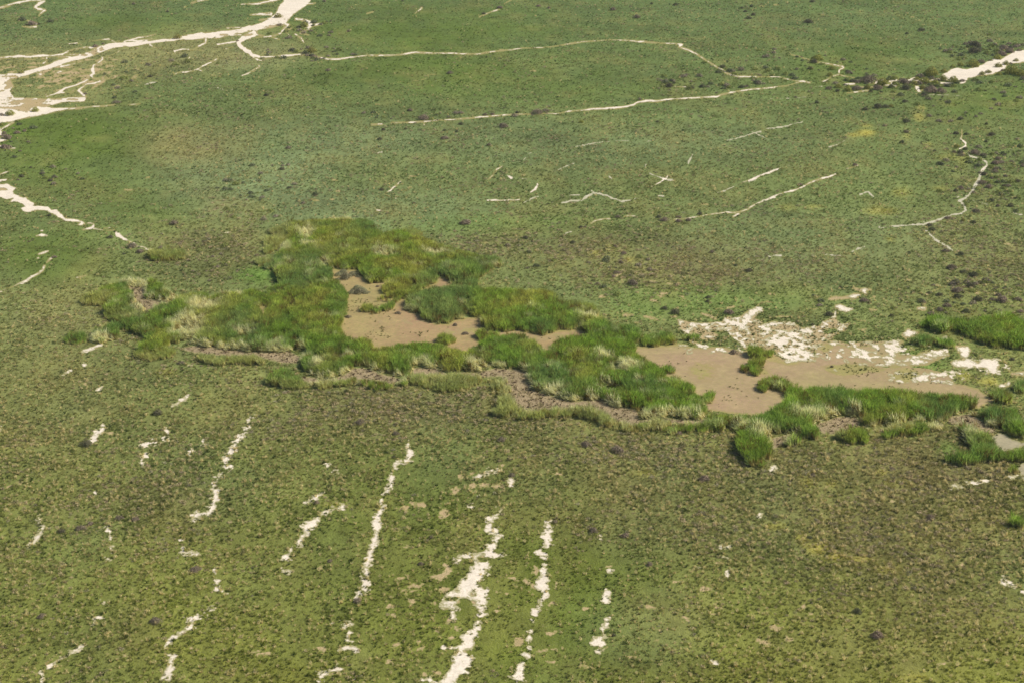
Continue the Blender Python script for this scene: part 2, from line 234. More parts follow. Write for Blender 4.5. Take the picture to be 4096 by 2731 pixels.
HOLES_E = """B:255,228,60,16 170,272,74,14 380,250,66,20 440,183,36,9 320,268,30,6 350,286,34,6 130,105,34,5 150,120,20,4 110,305,46,7 210,300,40,7 130,255,24,5; A:1915,300,34,7 2130,300,26,8 60,925,70,9 190,872,80,11 360,905,76,13 600,895,96,15 620,853,48,8 290,948,26,8 480,850,50,7 130,892,40,7 30,890,25,5 190,948,40,4 700,440,80,11 540,495,40,7 60,585,60,12 90,690,14,14 350,560,30,6 720,475,30,7 1250,330,44,6; E:25,195,40,11; L:1040,140,44,17 1300,205,48,22 1140,175,40,18 1100,80,60,12 960,240,60,16 600,10,60,8; G:1700,1420,75,34 1890,1440,50,40 2080,1420,30,16 2200,1420,30,8 1640,1440,20,10; H:30,1400,30,14 330,1378,100,22 690,1410,50,26 520,1470,50,9 210,1420,30,7 100,1500,60,10 40,1290,24,10 420,1360,20,8 660,1500,30,14; N:1995,525,44,20 2010,805,20,12 1830,890,60,44 1900,880,40,14 1680,935,16,8 1770,775,14,6 1905,805,16,10 1990,500,30,20; D:2080,580,0,0"""
POLY_MUD = """
F:690,870 780,880 930,880 960,930 990,970 1030,1000 1120,1000 1220,970 1290,965 1200,1010 1120,1060 1160,1090 1180,1130 1300,1125 1370,1130 1330,1190 1360,1230 1450,1260 1480,1310 1600,1345 1700,1350 1760,1310 1850,1290 1940,1285 2000,1275 2030,1290 1990,1330 1990,1370 2060,1400 G:0,1405 60,1415 160,1400 280,1420 380,1440 500,1400 680,1390 770,1440 740,1480 700,1510 660,1490 540,1500 440,1550 K:430,190 380,180 320,120 210,50 100,40 J:2200,45 2050,80 1990,100 1940,140 1850,200 1800,205 1700,170 1600,135 1400,125 1280,135 1180,155 1080,150 1000,105 900,100 840,60 800,40 790,0 F:770,1400 780,1350 830,1260 820,1200 840,1130 790,1060 770,1010 700,990;
F:1620,940 1680,945 1720,1000 1840,1050 1780,1060 1600,1060 1450,1100 1430,1080 1500,1040 1600,990;
K:1150,110 1300,110 1500,95 1700,120 1900,110 2100,150 L:0,140 230,180 300,230 560,235 560,130 620,100 760,95 760,180 860,245 1050,270 1150,290 1300,280 1480,290 1720,350 1760,420 1960,470 2040,540 1980,620 1600,560 1150,520 500,520 300,600 190,690 0,700 K:1780,660 1690,560 1640,440 1500,400 1350,330 1250,230 1150,180;
E:2170,1200 2310,1190 2300,1240 2260,1310 2230,1320 2230,1260;
L:640,70 760,90 880,120 1200,70 1320,60 1290,120 1290,180 1420,180 1500,150 1700,130 1720,190 1500,280 1300,290 1000,280 700,230 560,200;
L:1910,600 1980,540 2060,540 2110,580 2000,620 1960,660
"""
POLY_DARK = """
J:0,170 150,150 330,150 440,210 400,260 250,250 180,220 0,200; I:1480,120 1700,100 1850,120 2100,140 2352,190 2352,240 2100,200 1800,180 1600,160;
J:370,350 480,370 600,385 720,380 800,350 880,300 960,290 1060,310 1100,340 1200,360 1300,390 1330,410 1200,430 1000,390 900,400 700,420 560,430 450,410;
J:1390,300 1480,290 1600,300 1700,350 1830,325 1950,335 2100,290 2250,300 K:0,270 100,300 250,320 250,390 330,490 450,540 600,575 750,570 880,560 960,610 1100,630 1170,650 1200,740 1350,720 1650,735 1800,735 1700,790 1500,770 1400,790 1150,800 1050,780 950,720 850,680 700,660 560,660 430,660 250,690 150,650 90,600 80,540 60,450 20,400 J:2160,400 2150,370 2000,380 1850,370 1800,370 1600,360 1400,370;
L:560,770 750,710 900,705 950,740 940,800 900,830 780,850 640,870 570,830; L:1690,720 1900,680 2050,780 2120,830 2050,870 1950,820 1800,780 1700,780; L:950,840 1300,790 1650,760 1670,790 1300,825 1000,860;
E:1100,1020 1280,1030 1250,1080 1240,1130 1400,1150 1540,1130 1520,1170 1400,1210 1250,1260 1220,1200 1160,1150 1130,1090; K:860,440 990,450 1010,490 950,530 890,500; L:190,900 330,860 420,860 240,980 200,1000
"""
POLY_GREY = """L:2050,900 2130,850 2190,860 2240,900 2352,930 2400,940 2330,980 2180,1010 2110,990 2080,950; L:1590,110 1620,50 1690,20 1700,50 1640,80; L:2290,1130 2352,1100 2420,1100 2420,1280 2352,1270 2320,1200"""
POLY_REED = """
F:330,500 560,480 830,450 1000,480 1130,590 1280,580 1450,640 1700,690 1830,760 2100,800 2160,850 2090,880 1960,970 1950,1060 G:0,1080 380,1090 560,1170 780,1210 860,1270 880,1330 1050,1390 1180,1420 1200,1510 1130,1530 K:1160,140 1160,220 1330,290 1460,330 1440,360 1330,400 1550,430 1680,490 1720,560 1770,650 1760,700 1680,740 1500,720 1340,720 1200,750 1160,690 1100,640 950,620 880,575 700,580 600,580 480,540 330,500 250,400 250,330 180,310 90,300 0,280 J:2040,290 1950,340 1830,320 1700,350 1560,290 1400,290 1360,380 1320,400 1260,360 1150,350 1070,320 960,290 880,300 790,350 700,380 600,375 450,340 440,250 480,160 400,100 330,150 250,160 90,160 0,165 I:2100,160 1850,125 1700,100 1480,100 1350,180 1180,180 E:1240,1480 1120,1420 1000,1350 900,1280 960,1200 700,1160 760,1120 960,1040 1100,1000 1300,980 1400,1050 1560,1130 1700,1110 2000,1090 2352,1090 F:100,1090 250,1040 240,940 180,880 60,860 180,840 240,760 330,650;
E:560,1500 600,1450 740,1440 740,1510 650,1530; E:790,1500 800,1420 900,1380 1000,1400 1010,1480 900,1505; E:1280,800 1290,740 1420,710 1580,740 1580,790 1420,805;
J:160,430 200,390 270,330 340,330 380,390 500,425 620,440 760,415 830,415 800,450 700,470 500,462 400,465 240,455; J:920,400 1000,425 1080,445 1250,445 1340,405 1360,435 1200,480 1100,510 1040,490; J:1380,390 1560,390 1700,400 1850,390 1950,380 2000,430 1850,470 1700,500 1540,480 1400,425; J:2160,420 2230,440 2200,590 2352,670 2352,760 2200,690 2150,640 2150,520;
K:0,660 90,650 200,695 330,695 470,665 600,690 740,690 850,700 960,760 1080,800 1160,810 1100,830 980,810 850,750 700,715 500,700 330,725 150,725 0,710; K:1370,840 1450,830 1540,820 1700,800 1900,770 1930,840 1700,855 1560,845 1450,862; K:1340,795 1420,770 1600,765 1620,780 1450,800;
L:-440,760 -300,740 -200,740 0,760 120,720 300,630 330,590 480,560 540,510 700,490 830,480 940,500 980,430 1050,410 1160,410 1170,490 1300,530 1650,530 1800,540 1960,530 1970,560 1930,600 1930,650 1740,700 1700,740 1600,750 1450,770 1250,780 1150,770 1080,800 1020,830 950,760 950,720 880,700 750,710 600,750 540,790 500,840 380,860 330,870 220,920 190,990 200,1080 130,1160 0,1130 -90,1020 -120,930 -60,860 -200,790 -440,770;

L:780,880 850,860 1010,870 1150,870 1220,850 1380,830 1640,800 1660,820 1480,860 1250,880 1150,892 1020,900 1010,950 880,955 830,920; L:440,890 520,850 590,870 580,900 470,910; L:330,950 360,930 420,920 440,950 350,970;
L:1900,700 1990,680 2100,680 2200,720 2270,740 2352,800 2420,850 2400,900 2230,880 2150,800 2050,790 1990,740; L:2040,550 2150,520 2250,560 2240,605 2130,605; L:2260,490 2300,450 2360,460 2360,500 2280,505; L:2200,690 2280,690 2280,720 2210,720;
L:1760,820 1830,790 1950,820 2000,880 2080,970 2110,1010 2200,1050 2352,1010 2420,1020 2420,1100 2200,1100 2060,1105 1960,1110 1800,1140 1610,1100 1640,1075 1900,1075 1920,980 1860,930 1880,860; L:2200,1200 2210,1170 2280,1170 2290,1205;
H:1460,1370 1560,1340 1650,1340 1800,1340 1950,1340 2060,1340 2130,1300 2260,1300 2352,1370 2440,1380 2440,1580 2300,1560 2130,1555 2020,1530 1950,1480 1850,1450 1800,1410 1710,1405 1640,1430 1560,1395; L:1370,95 1400,80 1480,70 1590,80 1580,105 1480,117; L:1620,95 1700,90 1750,115 1700,127 1640,115;

P:2215,235 2240,190 2380,190 2380,245; 
"""
PALE_E = """F:700,450,200,30 880,440,120,35 500,620,90,50 440,570,60,40 1590,745,110,26 1150,760,130,30 640,830,50,30 320,700,40,26 1700,1110,..; """
PALE = [('F',720,455,160,26),('F',900,450,110,30),('F',490,590,70,44),('F',510,690,60,20),('F',1590,755,100,26),('F',1150,765,120,30),('F',640,830,50,30),('F',320,710,40,26),
 ('E',1620,1400,150,100),('E',1980,1110,90,36),('E',1750,1220,130,50),('E',880,1480,100,26),('E',2100,1440,90,24),('E',1200,1180,50,90),('E',1480,1080,60,40),
 ('J',880,215,40,24),('J',1450,265,80,26),('J',1180,420,150,26),('J',1640,380,120,40),('J',440,170,40,60),('J',590,290,60,24),('J',1950,270,70,44),('J',620,430,150,14),
 ('K',1080,310,140,50),('K',900,220,90,30),('K',1190,430,50,24),('K',440,510,120,40),('K',100,500,60,120),('K',1420,450,120,16),('K',1420,705,200,26),('K',1010,790,100,16),('K',870,1340,60,24),
 ('L',180,890,110,50),('L',450,700,70,50),('L',560,730,60,40),('L',750,700,100,16),('L',1400,765,200,16),('L',900,690,60,24),('L',-20,800,60,20),('G',900,1330,90,26),('G',760,1310,90,26),('L',1950,880,60,40),('L',1250,850,100,16),('L',1900,800,80,16)]
# broad tones of the turf (view tile): x,y,rx,ry,key,strength
ZONES = [('V',150,330,210,90,'G',.8),('V',110,590,110,70,'G',.7),('V',330,470,120,50,'G',.5),('V',950,70,330,60,'G',.7),('V',900,175,260,50,'G',.6),('V',1300,190,260,60,'G',.4),('V',1950,150,200,60,'G',.5),('V',2270,230,120,60,'G',.6),('V',620,640,70,24,'B',.4),('V',300,60,120,30,'G',.6),
 ('V',2250,740,150,60,'D',.4),('V',1220,1380,260,220,'D',.75),('V',950,1130,150,90,'D',.4),('V',820,1260,120,140,'D',.35),('V',1500,1450,160,90,'L',.35),('V',2050,1500,260,70,'T',.2),
 ('V',560,420,200,70,'L',.8),('V',740,330,210,50,'L',.6),('V',900,490,260,60,'L',.6),('V',1250,330,350,60,'L',.4),('V',1650,330,200,50,'L',.3),('V',1800,560,300,70,'L',.4),('V',560,130,120,40,'L',.5),('V',1150,520,220,26,'B',.4),
 ('V',440,330,110,44,'T',.7),('V',250,135,280,40,'T',.5),('V',500,110,220,40,'T',.45),('V',120,215,130,30,'T',.4),('V',520,470,60,20,'T',.4),('V',160,720,160,60,'T',.35),('V',100,900,200,120,'T',.3),
 ('V',500,570,120,60,'P',.5),('V',1260,560,230,44,'P',.5),('V',1520,620,200,50,'P',.5),('V',1050,930,330,70,'P',.6),('V',1650,1050,420,80,'P',.45),('V',700,930,250,80,'P',.35),('V',2150,1200,300,220,'P',.5),('V',300,1150,240,80,'P',.35),('V',1600,1180,330,90,'P',.45),('V',2230,600,150,110,'P',.4),('V',2240,1060,200,60,'P',.5),('V',1700,600,260,50,'P',.3),
 ('V',1500,690,120,40,'B',.35),('V',1750,690,140,30,'B',.3),('V',2100,830,60,20,'B',.6),
 ('D',1450,1000,40,32,'Y',.9),('D',1470,920,40,16,'Y',.6),('D',1000,1140,70,26,'Y',.9),('D',1010,1080,50,14,'Y',.6),('D',890,1160,40,14,'Y',.8),('D',1350,1170,34,30,'Y',.5),('D',1530,1243,45,14,'Y',.8),('D',1700,1350,130,26,'Y',.4),('D',1830,1390,60,50,'Y',.4),
 ('H',1120,380,120,30,'Y',.5),('H',1310,220,90,36,'Y',.5),('H',330,350,80,26,'Y',.4),('H',550,345,70,18,'Y',.4),('H',1650,190,70,26,'Y',.4),('H',1210,620,30,14,'Y',.6),('H',2260,690,60,30,'T',.6),('G',820,740,50,14,'Y',.6),('G',950,690,40,40,'Y',.3),('G',1100,800,50,24,'Y',.6),
 ('P',230,225,80,30,'Y',.7),('P',450,340,50,40,'Y',.7),('P',570,420,90,40,'Y',.8),('P',730,490,60,26,'Y',.8),('P',960,505,90,26,'Y',.6),('P',1200,590,90,40,'Y',.5),('P',1400,1520,120,40,'Y',.4),('L',1400,870,60,18,'B2',.9),('L',1130,1190,50,20,'Y',.7),('L',2050,410,80,30,'Y',.7),('L',1840,365,60,30,'Y',.6),('L',1700,990,90,60,'B',.5),('L',700,1290,60,30,'Y',.5),('L',500,1270,60,40,'Y',.4),('K',660,620,120,20,'Y',.6),('K',1240,1190,90,30,'Y',.5),('L',2150,1150,120,50,'T',.6),('L',1250,1280,120,30,'Y',.3),('O',1510,890,100,50,'G',.5),('I',1420,330,90,30,'Y',.5),('N',720,40,120,30,'Y',.4),('E',1420,760,150,40,'Y',.5),('E',2200,920,180,60,'B',.6)]
# bushes: x, y of the foot, width, kind  (g olive green, p purple grey, d dark)
BUSH = """
A:1140,42,35,p 180,184,80,d 420,195,60,d 260,222,90,p 330,215,30,d 808,407,52,p 1512,338,80,g 175,635,60,g 295,962,70,g 75,997,95,g 8,995,50,p 140,1150,60,p 205,1130,42,p 50,1197,90,p 28,1277,80,p 30,1147,40,p 8,1080,40,g 1430,108,30,d 1280,664,45,d 2278,826,42,d 2135,828,36,d 975,848,40,d 725,812,36,p 260,1440,32,d 355,1492,50,p 180,1520,46,d 425,1556,52,d 2030,357,30,p 880,382,30,p;
B:237,158,78,g 458,240,88,g 652,196,32,d 840,277,42,p 520,458,90,g 708,450,30,d 745,472,30,d 545,502,60,p 635,20,36,p 1998,127,42,d 2135,78,60,p 1305,16,30,d 1708,637,58,p 138,824,46,d 1368,957,52,p 1480,1034,90,p 2075,988,50,p 2010,992,50,p 1802,1072,46,d 2165,1098,92,p 1140,1122,42,d 1330,1110,32,d 1110,1202,46,d 1665,1124,40,d 1768,1136,40,d 1665,1198,74,p 325,1277,60,p 270,1460,60,d 2045,1252,46,p 2285,972,36,d 665,612,50,p;
C:330,62,52,p 418,77,36,p 968,94,60,p 1172,160,66,p 1505,52,46,d 1298,39,30,d 1450,752,74,d 1640,768,60,d 1735,754,72,d 1910,584,62,d 1870,630,60,d 1195,860,36,p 320,982,92,p 150,972,32,d 1348,1050,36,d 695,1056,46,g 1490,720,36,d 2130,167,62,d 2170,137,42,d 2100,107,36,d 2070,77,36,d 2155,64,40,d 2115,747,36,d;
D:510,203,82,d 1480,270,72,d 548,24,46,d 1355,297,36,d 715,602,72,g 695,657,58,g 595,522,100,g 560,547,70,d 850,622,52,d 1572,664,140,g 1672,626,64,g 1750,583,52,g 1815,573,62,g 1930,580,112,g 1990,544,78,p 2140,514,92,g 2175,480,82,p 2245,458,72,p 2190,432,90,p 1940,413,110,d 1940,462,120,d 2290,530,52,g 2205,560,62,g 2140,582,72,g 2055,632,62,g 2000,648,62,g 2260,645,130,g 2335,658,100,g 2145,648,52,g 2175,612,36,p 1670,698,84,g 1760,714,104,g 1830,704,52,p 1510,724,112,g 1600,734,82,g 1420,734,72,g 1440,692,62,g 1340,724,100,p 1350,774,92,d 1250,728,52,g 1150,744,122,g 1220,758,62,d 1030,714,130,p 900,708,72,d 850,788,82,g 930,778,102,p 1020,768,72,g 1110,774,100,p 1045,792,40,d 770,758,72,g 760,790,42,d 1570,804,122,p 1650,804,92,p 1510,824,62,d 1490,768,62,g 1000,948,62,d 1110,932,82,d 1170,928,62,d 1220,922,52,g 1340,882,52,d 585,888,46,d 1810,1030,52,d 1350,1052,70,d 1780,1154,56,d 1865,1160,46,d 2085,1168,62,d 1350,1142,56,p 1315,1230,46,d 1780,1268,54,g 1860,1287,52,d 1815,1318,62,d 1760,1314,50,p 1940,1328,92,p 2010,1342,60,p 2140,1372,62,p 1640,1415,68,d 910,1422,46,p 2120,1412,82,p 2020,1504,62,d 2110,1482,62,p 2035,1070,36,d 2030,1221,36,d 1590,1301,36,d 400,839,30,p;
H:2010,78,52,d 2005,154,82,p 2190,178,56,d 2060,188,72,p 1820,198,62,p 1770,216,42,d 2080,303,64,d 2135,347,46,p 2245,348,62,d 1950,398,72,p 1925,487,56,d 1835,472,50,g 1710,455,66,p 1550,515,62,d 1575,553,72,d 1820,768,76,d 1690,738,72,p 1370,750,40,d 1665,807,36,d 1740,884,90,p 1845,918,74,d 1935,948,82,d 1780,1020,112,d 1900,1040,92,d 1980,1008,52,d 1795,1084,100,p 1800,1133,82,d 1635,1113,62,d 1970,1158,92,d 2115,1062,52,p 2140,1112,60,p 2180,1170,112,p 2090,1153,62,p 2310,1155,82,p 1705,1208,82,p 1640,1240,72,p 1865,1255,74,d 1570,1284,82,p 2330,1254,62,p 990,1165,78,p 690,1283,84,d 1475,1168,72,d 2120,33,62,p 2200,92,52,p 2310,138,62,d 440,168,52,p 1225,1287,50,d 545,1362,36,d 785,1042,36,d 10,898,52,d;
G:1010,443,62,p 1358,444,52,d 1410,472,84,p 1530,442,52,p 1530,480,56,p 1615,470,52,p 1712,417,52,d 695,530,42,d 730,524,30,p 628,660,46,d 985,688,40,p 1035,833,48,p 1000,921,62,p 970,951,50,p 1140,1022,100,p 2125,908,66,d 1780,1132,46,d 1778,1165,46,d 1965,1270,90,p 1060,753,60,p 1500,1266,92,d 1410,1228,60,d 2015,853,40,d 1815,742,46,p 220,622,52,d;
F:333,195,52,d 556,253,62,d 1125,208,46,d 1400,320,32,d 1840,503,100,p 838,1298,58,p 1268,1266,54,p 1755,1366,48,p 1840,1442,60,p 735,994,60,p 1090,1032,32,p;
E:420,428,40,d 940,616,58,d 1120,704,90,p 1190,744,80,p 460,784,50,p 180,93,46,d 425,128,50,d 1480,503,80,p;
I:1540,268,64,p 720,975,112,d 1340,704,90,d; J:1245,874,60,p 565,1465,58,p 2240,1229,60,p 2150,929,80,p 940,785,90,p 1230,1068,42,d;
K:1010,1030,130,p 1750,1270,100,p 1535,874,62,p 2005,180,76,p 735,975,100,p; L:2255,233,52,d 1230,1170,52,p 550,1230,60,p 710,293,36,d;
M:1660,630,110,p 515,290,72,d 770,222,62,p 345,1020,80,p 1320,1070,110,p 680,270,90,p 1150,190,72,p 1010,180,82,p; N:680,540,60,p 1545,336,48,p 915,890,84,p 1460,566,62,p;
O:800,290,92,p 1070,330,82,p 1280,570,62,p 975,1170,46,d 470,206,60,p; P:525,340,60,d 1560,178,82,p 1110,1200,120,p 930,980,82,d 1400,988,36,d
"""
POLY_ISLE = """L:80,440 180,430 300,440 400,460 470,520 350,550 320,520 260,480 160,480 100,500; L:10,260 60,240 130,250 120,280 50,330 0,320; F:960,1240 970,1215 1080,1220 1120,1245 1080,1257; F:1110,1225 1180,1200 1230,1195 1210,1218 1150,1237; F:1590,1495 1620,1475 1740,1475 1780,1485 1740,1515 1660,1522; F:1930,1440 2000,1430 2100,1435 2120,1452 2060,1482 1980,1482; F:1090,1155 1130,1130 1160,1140 1180,1160 1300,1140 1280,1155; K:1740,570 1780,540 1830,550 1800,600 1750,600; K:2050,310 2070,290 2130,300 2110,330; K:2200,480 2230,420 2340,410 2352,470 2260,505; K:1200,60 1350,30 1480,50 1490,90 1350,110 1220,105; K:1380,320 1450,300 1480,340 1400,355; L:20,330 60,300 110,320 100,360 40,360; L:0,170 60,150 190,170 210,200 100,215 20,210; G:1560,1480 1640,1460 1700,1480 1640,1500"""
POLY_LOW = """
K:-60,660 90,645 200,690 330,690 470,660 600,685 740,685 850,695 960,755 1080,795 1160,806 1250,800 1350,790 1500,775 1620,775 1640,800 1500,812 1350,815 1160,838 1090,838 960,812 840,758 700,722 500,708 330,732 150,732 0,715 -60,700;
J:150,430 240,430 330,440 500,450 620,455 760,440 860,405 900,420 800,462 640,478 500,474 300,470; J:1380,380 1560,380 1700,388 1850,380 2000,375 2150,360 2210,420 2230,560 2180,580 2120,480 2000,450 1850,480 1700,505 1540,485 1400,430; J:2130,560 2210,560 2240,640 2352,672 2352,720 2220,700 2140,640;
L:1020,850 1150,840 1300,815 1450,800 1640,775 1660,800 1450,830 1300,850 1150,872 1020,880; L:560,880 640,870 780,870 780,900 640,900;
I:1700,215 1900,225 2100,230 2250,240 2250,265 2000,265 1750,262; I:1150,190 1250,170 1400,170 1420,150 1500,170 1450,210 1300,230 1180,220; E:700,1150 800,1120 950,1130 960,1170 850,1190 720,1185; E:1000,1290 1160,1270 1230,1300 1150,1350 1040,1340; E:1290,775 1420,740 1580,760 1580,795 1420,812;
F:180,560 300,520 380,560 330,640 240,720 140,760 120,680; F:1290,560 1400,540 1470,580 1440,620 1320,600; E:2180,820 2300,790 2352,800 2352,850 2240,850
"""
POLY_THIN = """L:560,110 760,60 1000,60 1300,60 1700,130 1730,200 1500,260 1300,290 1000,280 760,260 640,230 560,200; L:1200,320 1400,330 1560,330 1850,300 1900,340 1760,440 1500,440 1350,420 1200,400; H:-40,1480 240,1500 560,1560 560,1640 300,1680 100,1590 -40,1580; L:1850,200 2150,210 2250,290 2200,350 2000,350 1850,310; L:640,300 740,300 760,340 680,350; G:1560,1540 1800,1500 2000,1540 2300,1560 2352,1600 1900,1600 1600,1600"""

# ------------------------------------------------------------------ fields on a survey grid
ST = 3.0
U0, U1, V0, V1 = -480.0, 4580.0, -420.0, 3120.0
gu = np.arange(U0, U1, ST); gv = np.arange(V0, V1, ST)
NV, NU = len(gv), len(gu)
GU, GV = np.meshgrid(gu, gv)
GX, GY = px2w(GU, GV)

def new_field(): return np.full((NV, NU), -60.0)

def bbox(x0, x1, y0, y1):
    i0 = int(max(0, (x0 - U0) // ST)); i1 = int(min(NU, (x1 - U0) // ST + 2))
    j0 = int(max(0, (y0 - V0) // ST)); j1 = int(min(NV, (y1 - V0) // ST + 2))
    return i0, i1, j0, j1

def add_lines(f, data):
    for t, pts in parse(data):
        P = [tp(t, p[0], p[1]) + (p[2] * K * 0.5,) for p in pts]
        if len(P) == 1: P = P * 2
        for a, b in zip(P[:-1], P[1:]):
            m = max(a[2], b[2]) + 26
            i0, i1, j0, j1 = bbox(min(a[0], b[0]) - m, max(a[0], b[0]) + m, min(a[1], b[1]) - m, max(a[1], b[1]) + m)
            if i1 <= i0 or j1 <= j0: continue
            X = GU[j0:j1, i0:i1]; Y = GV[j0:j1, i0:i1]
            dx, dy = b[0] - a[0], b[1] - a[1]
            L2 = dx * dx + dy * dy + 1e-6
            s = np.clip(((X - a[0]) * dx + (Y - a[1]) * dy) / L2, 0, 1)
            d = a[2] + (b[2] - a[2]) * s - np.hypot(X - a[0] - s * dx, Y - a[1] - s * dy)
            f[j0:j1, i0:i1] = np.maximum(f[j0:j1, i0:i1], d)

def add_ells(f, data, sgn=1):
    for t, pts in parse(data):
        for x, y, rx, ry in pts:
            if rx <= 0: continue
            cx, cy = tp(t, x, y); rx *= K; ry *= K
            i0, i1, j0, j1 = bbox(cx - rx - 26, cx + rx + 26, cy - ry - 26, cy + ry + 26)
            X = (GU[j0:j1, i0:i1] - cx) / rx; Y = (GV[j0:j1, i0:i1] - cy) / ry
            q = np.hypot(X, Y) + 1e-6
            g = np.hypot(X / rx, Y / ry) / q + 1e-9
            d = (1 - q) / (g) * 1.0
            d = np.clip(d, -30, 60)
            if sgn > 0: f[j0:j1, i0:i1] = np.maximum(f[j0:j1, i0:i1], d)
            else: f[j0:j1, i0:i1] = np.minimum(f[j0:j1, i0:i1], -d)

def poly_sd(P):
    i0, i1, j0, j1 = bbox(P[:, 0].min() - 30, P[:, 0].max() + 30, P[:, 1].min() - 30, P[:, 1].max() + 30)
    X = GU[j0:j1, i0:i1]; Y = GV[j0:j1, i0:i1]
    dmin = np.full(X.shape, 1e9); ins = np.zeros(X.shape, bool)
    n = len(P)
    for k in range(n):
        ax, ay = P[k]; bx, by = P[(k + 1) % n]
        dx, dy = bx - ax, by - ay
        s = np.clip(((X - ax) * dx + (Y - ay) * dy) / (dx * dx + dy * dy + 1e-9), 0, 1)
        dmin = np.minimum(dmin, np.hypot(X - ax - s * dx, Y - ay - s * dy))
        if ay != by:
            c = ((ay > Y) != (by > Y)) & (X < (bx - ax) * (Y - ay) / (by - ay) + ax)
            ins ^= c
    return (slice(j0, j1), slice(i0, i1)), np.where(ins, dmin, -dmin)

def add_poly(f, data):
    for P in parse_poly(data):
        sl, d = poly_sd(P)
        f[sl] = np.maximum(f[sl], d)

def blob(t, x, y, rx, ry):
    cx, cy = tp(t, x, y); k = TILES[t][2]
    return np.exp(-((((GU - cx) / (rx * k)) ** 2 + ((GV - cy) / (ry * k)) ** 2) ** 1.3) * 0.8)

# metres per photo pixel, for noise that keeps its real size
GXr, GYr = grain(GX, GY)
n_fine = fbm(GX / 0.9, GY / 1.6, 1, 3)
n_mid = fbm(GX / 3.5, GY / 5.5, 2, 4)
n_big = fbm(GX / 17, GY / 26, 3, 4)
n_2 = fbm(GX / 1.0, GY / 1.0, 5, 3, 0.6)
n_f2 = fbm(GX / 0.45, GY / 0.6, 6, 2)
n_str = fbm(GX / 2.2, GY / 1.1, 4, 3)          # combed across the strands

sand = new_field(); add_lines(sand, SAND); add_poly(sand, POLY_SAND)
sandf = new_field(); add_lines(sandf, SAND_F)
flat = new_field(); add_poly(flat, POLY_FLAT)
hole = new_field(); add_ells(hole, HOLES_E)
near = np.clip((GV - 300) / 1500, 0.25, 1.0)   # far channels are only a pixel or two wide
sand = sand + (n_mid * 6 + n_fine * 6 + n_str * 10.0 + n_2 * 8 + n_f2 * 6) * near ** 1.6 + n_mid * 5 * (1 - near) + n_big * 2.5 * (1 - near) + 1.4 * near - 0.9 + np.clip((GV - 1300) / 500, 0, 1) * 3.6
sandf = sandf + 3.0 * near + 0.2 + np.clip((GV - 1300) / 500, 0, 1) * 3.0 + (n_str * 15.0 + n_fine * 10.0 + n_2 * 12 + n_f2 * 9 + n_mid * 4.0) * near ** 1.4 - 1.0
n_sp = fbm(GX / 1.5, GY / 1.9, 9, 4, 0.6)
broken = blob('L', 950, 150, 260, 110) + blob('L', 120, 20, 260, 90) * 0.5 + blob('L', 1650, 340, 200, 60)
flat = np.where(flat > -50, np.minimum(flat + 3 + n_mid * 9 + n_fine * 6, 3.5 + n_sp * 24 + n_2 * 5 + n_big * 7 - broken * 5), -60)
braid = np.clip(blob('A', 330, 880, 450, 60) + 0.7 * blob('A', 60, 760, 120, 100) + 0.55 * blob('A', 700, 430, 260, 60) + 0.6 * blob('B', 260, 260, 330, 80), 0, 1)
n_br = fbm(GX / 9, GY / 22, 12, 4, 0.6)
sand = np.where(braid > 0.15, np.minimum(sand, 11 + n_br * 34 + n_sp * 10 - braid * 6), sand)
thin = new_field(); add_poly(thin, POLY_THIN)
thin = np.where(thin > -50, np.minimum(thin + n_mid * 9, -4.5 + n_sp * 30 + n_2 * 7), -60)
silt = np.maximum.reduce([sand, flat, thin])
silt = np.minimum(silt, -(hole + n_fine * 3 + n_mid * 4 * near))
silt = np.where((sandf > silt) & (hole < 4), sandf, silt)
allsand = silt

soil = new_field(); add_lines(soil, SOIL); add_ells(soil, SOIL_E)
soil = soil + n_mid * 9 * near + n_fine * 6 * near + n_2 * 10 * near ** 1.5 + n_f2 * 7 * near ** 1.5 + n_str * 6 * near
s0 = new_field(); add_lines(s0, SAND); add_poly(s0, POLY_SAND); add_poly(s0, POLY_FLAT)
rim = s0 + 1.2 + n_big * 4.0 + n_mid * 3.0 * near + np.where(GV < 560, 1.2, 0.0) + np.where((GU > 2550) & (GV > 1150) & (GV < 1650), 5.0, 0.0)
soil = np.maximum(soil, rim)
upper_left = blob('A', 600, 620, 900, 260)
soil = np.maximum(soil, (upper_left - 0.55) * 26 + n_mid * 16 + n_sp * 6 - 9)

mud = new_field(); add_poly(mud, POLY_MUD)
mud = mud + n_mid * 4 + n_fine * 2
dark = new_field(); add_poly(dark, POLY_DARK)
dark = dark + n_mid * 5 + n_fine * 3
grey = new_field(); add_poly(grey, POLY_GREY)
grey = grey + n_mid * 3 + n_fine * 2
reed = new_field(); add_poly(reed, POLY_REED)
reed_raw = reed.copy()
reed = reed + n_mid * 7 + fbm(GX / 1.5, GY / 1.5, 21, 2) * 5
reed = np.minimum(reed, -mud + 1.0)
reed = np.minimum(reed, -dark + 2.0)

lowr = new_field(); add_poly(lowr, POLY_LOW); lowr = lowr + n_mid * 5 + n_fine * 3 + n_big * 4 + 1
isle = new_field(); add_poly(isle, POLY_ISLE); isle = isle + n_mid * 5 + n_fine * 4 + 1
reed = np.maximum.reduce([reed, np.where(lowr > -50, np.minimum(lowr, 4.0), -60), np.where(isle > -50, np.minimum(isle, 6.0), -60)])

def look(f, x, y):
    u, v = w2px(x, y)
    i = np.clip(((u - U0) / ST).round().astype(int), 0, NU - 1)
    j = np.clip(((v - V0) / ST).round().astype(int), 0, NV - 1)
    return f[j, i]

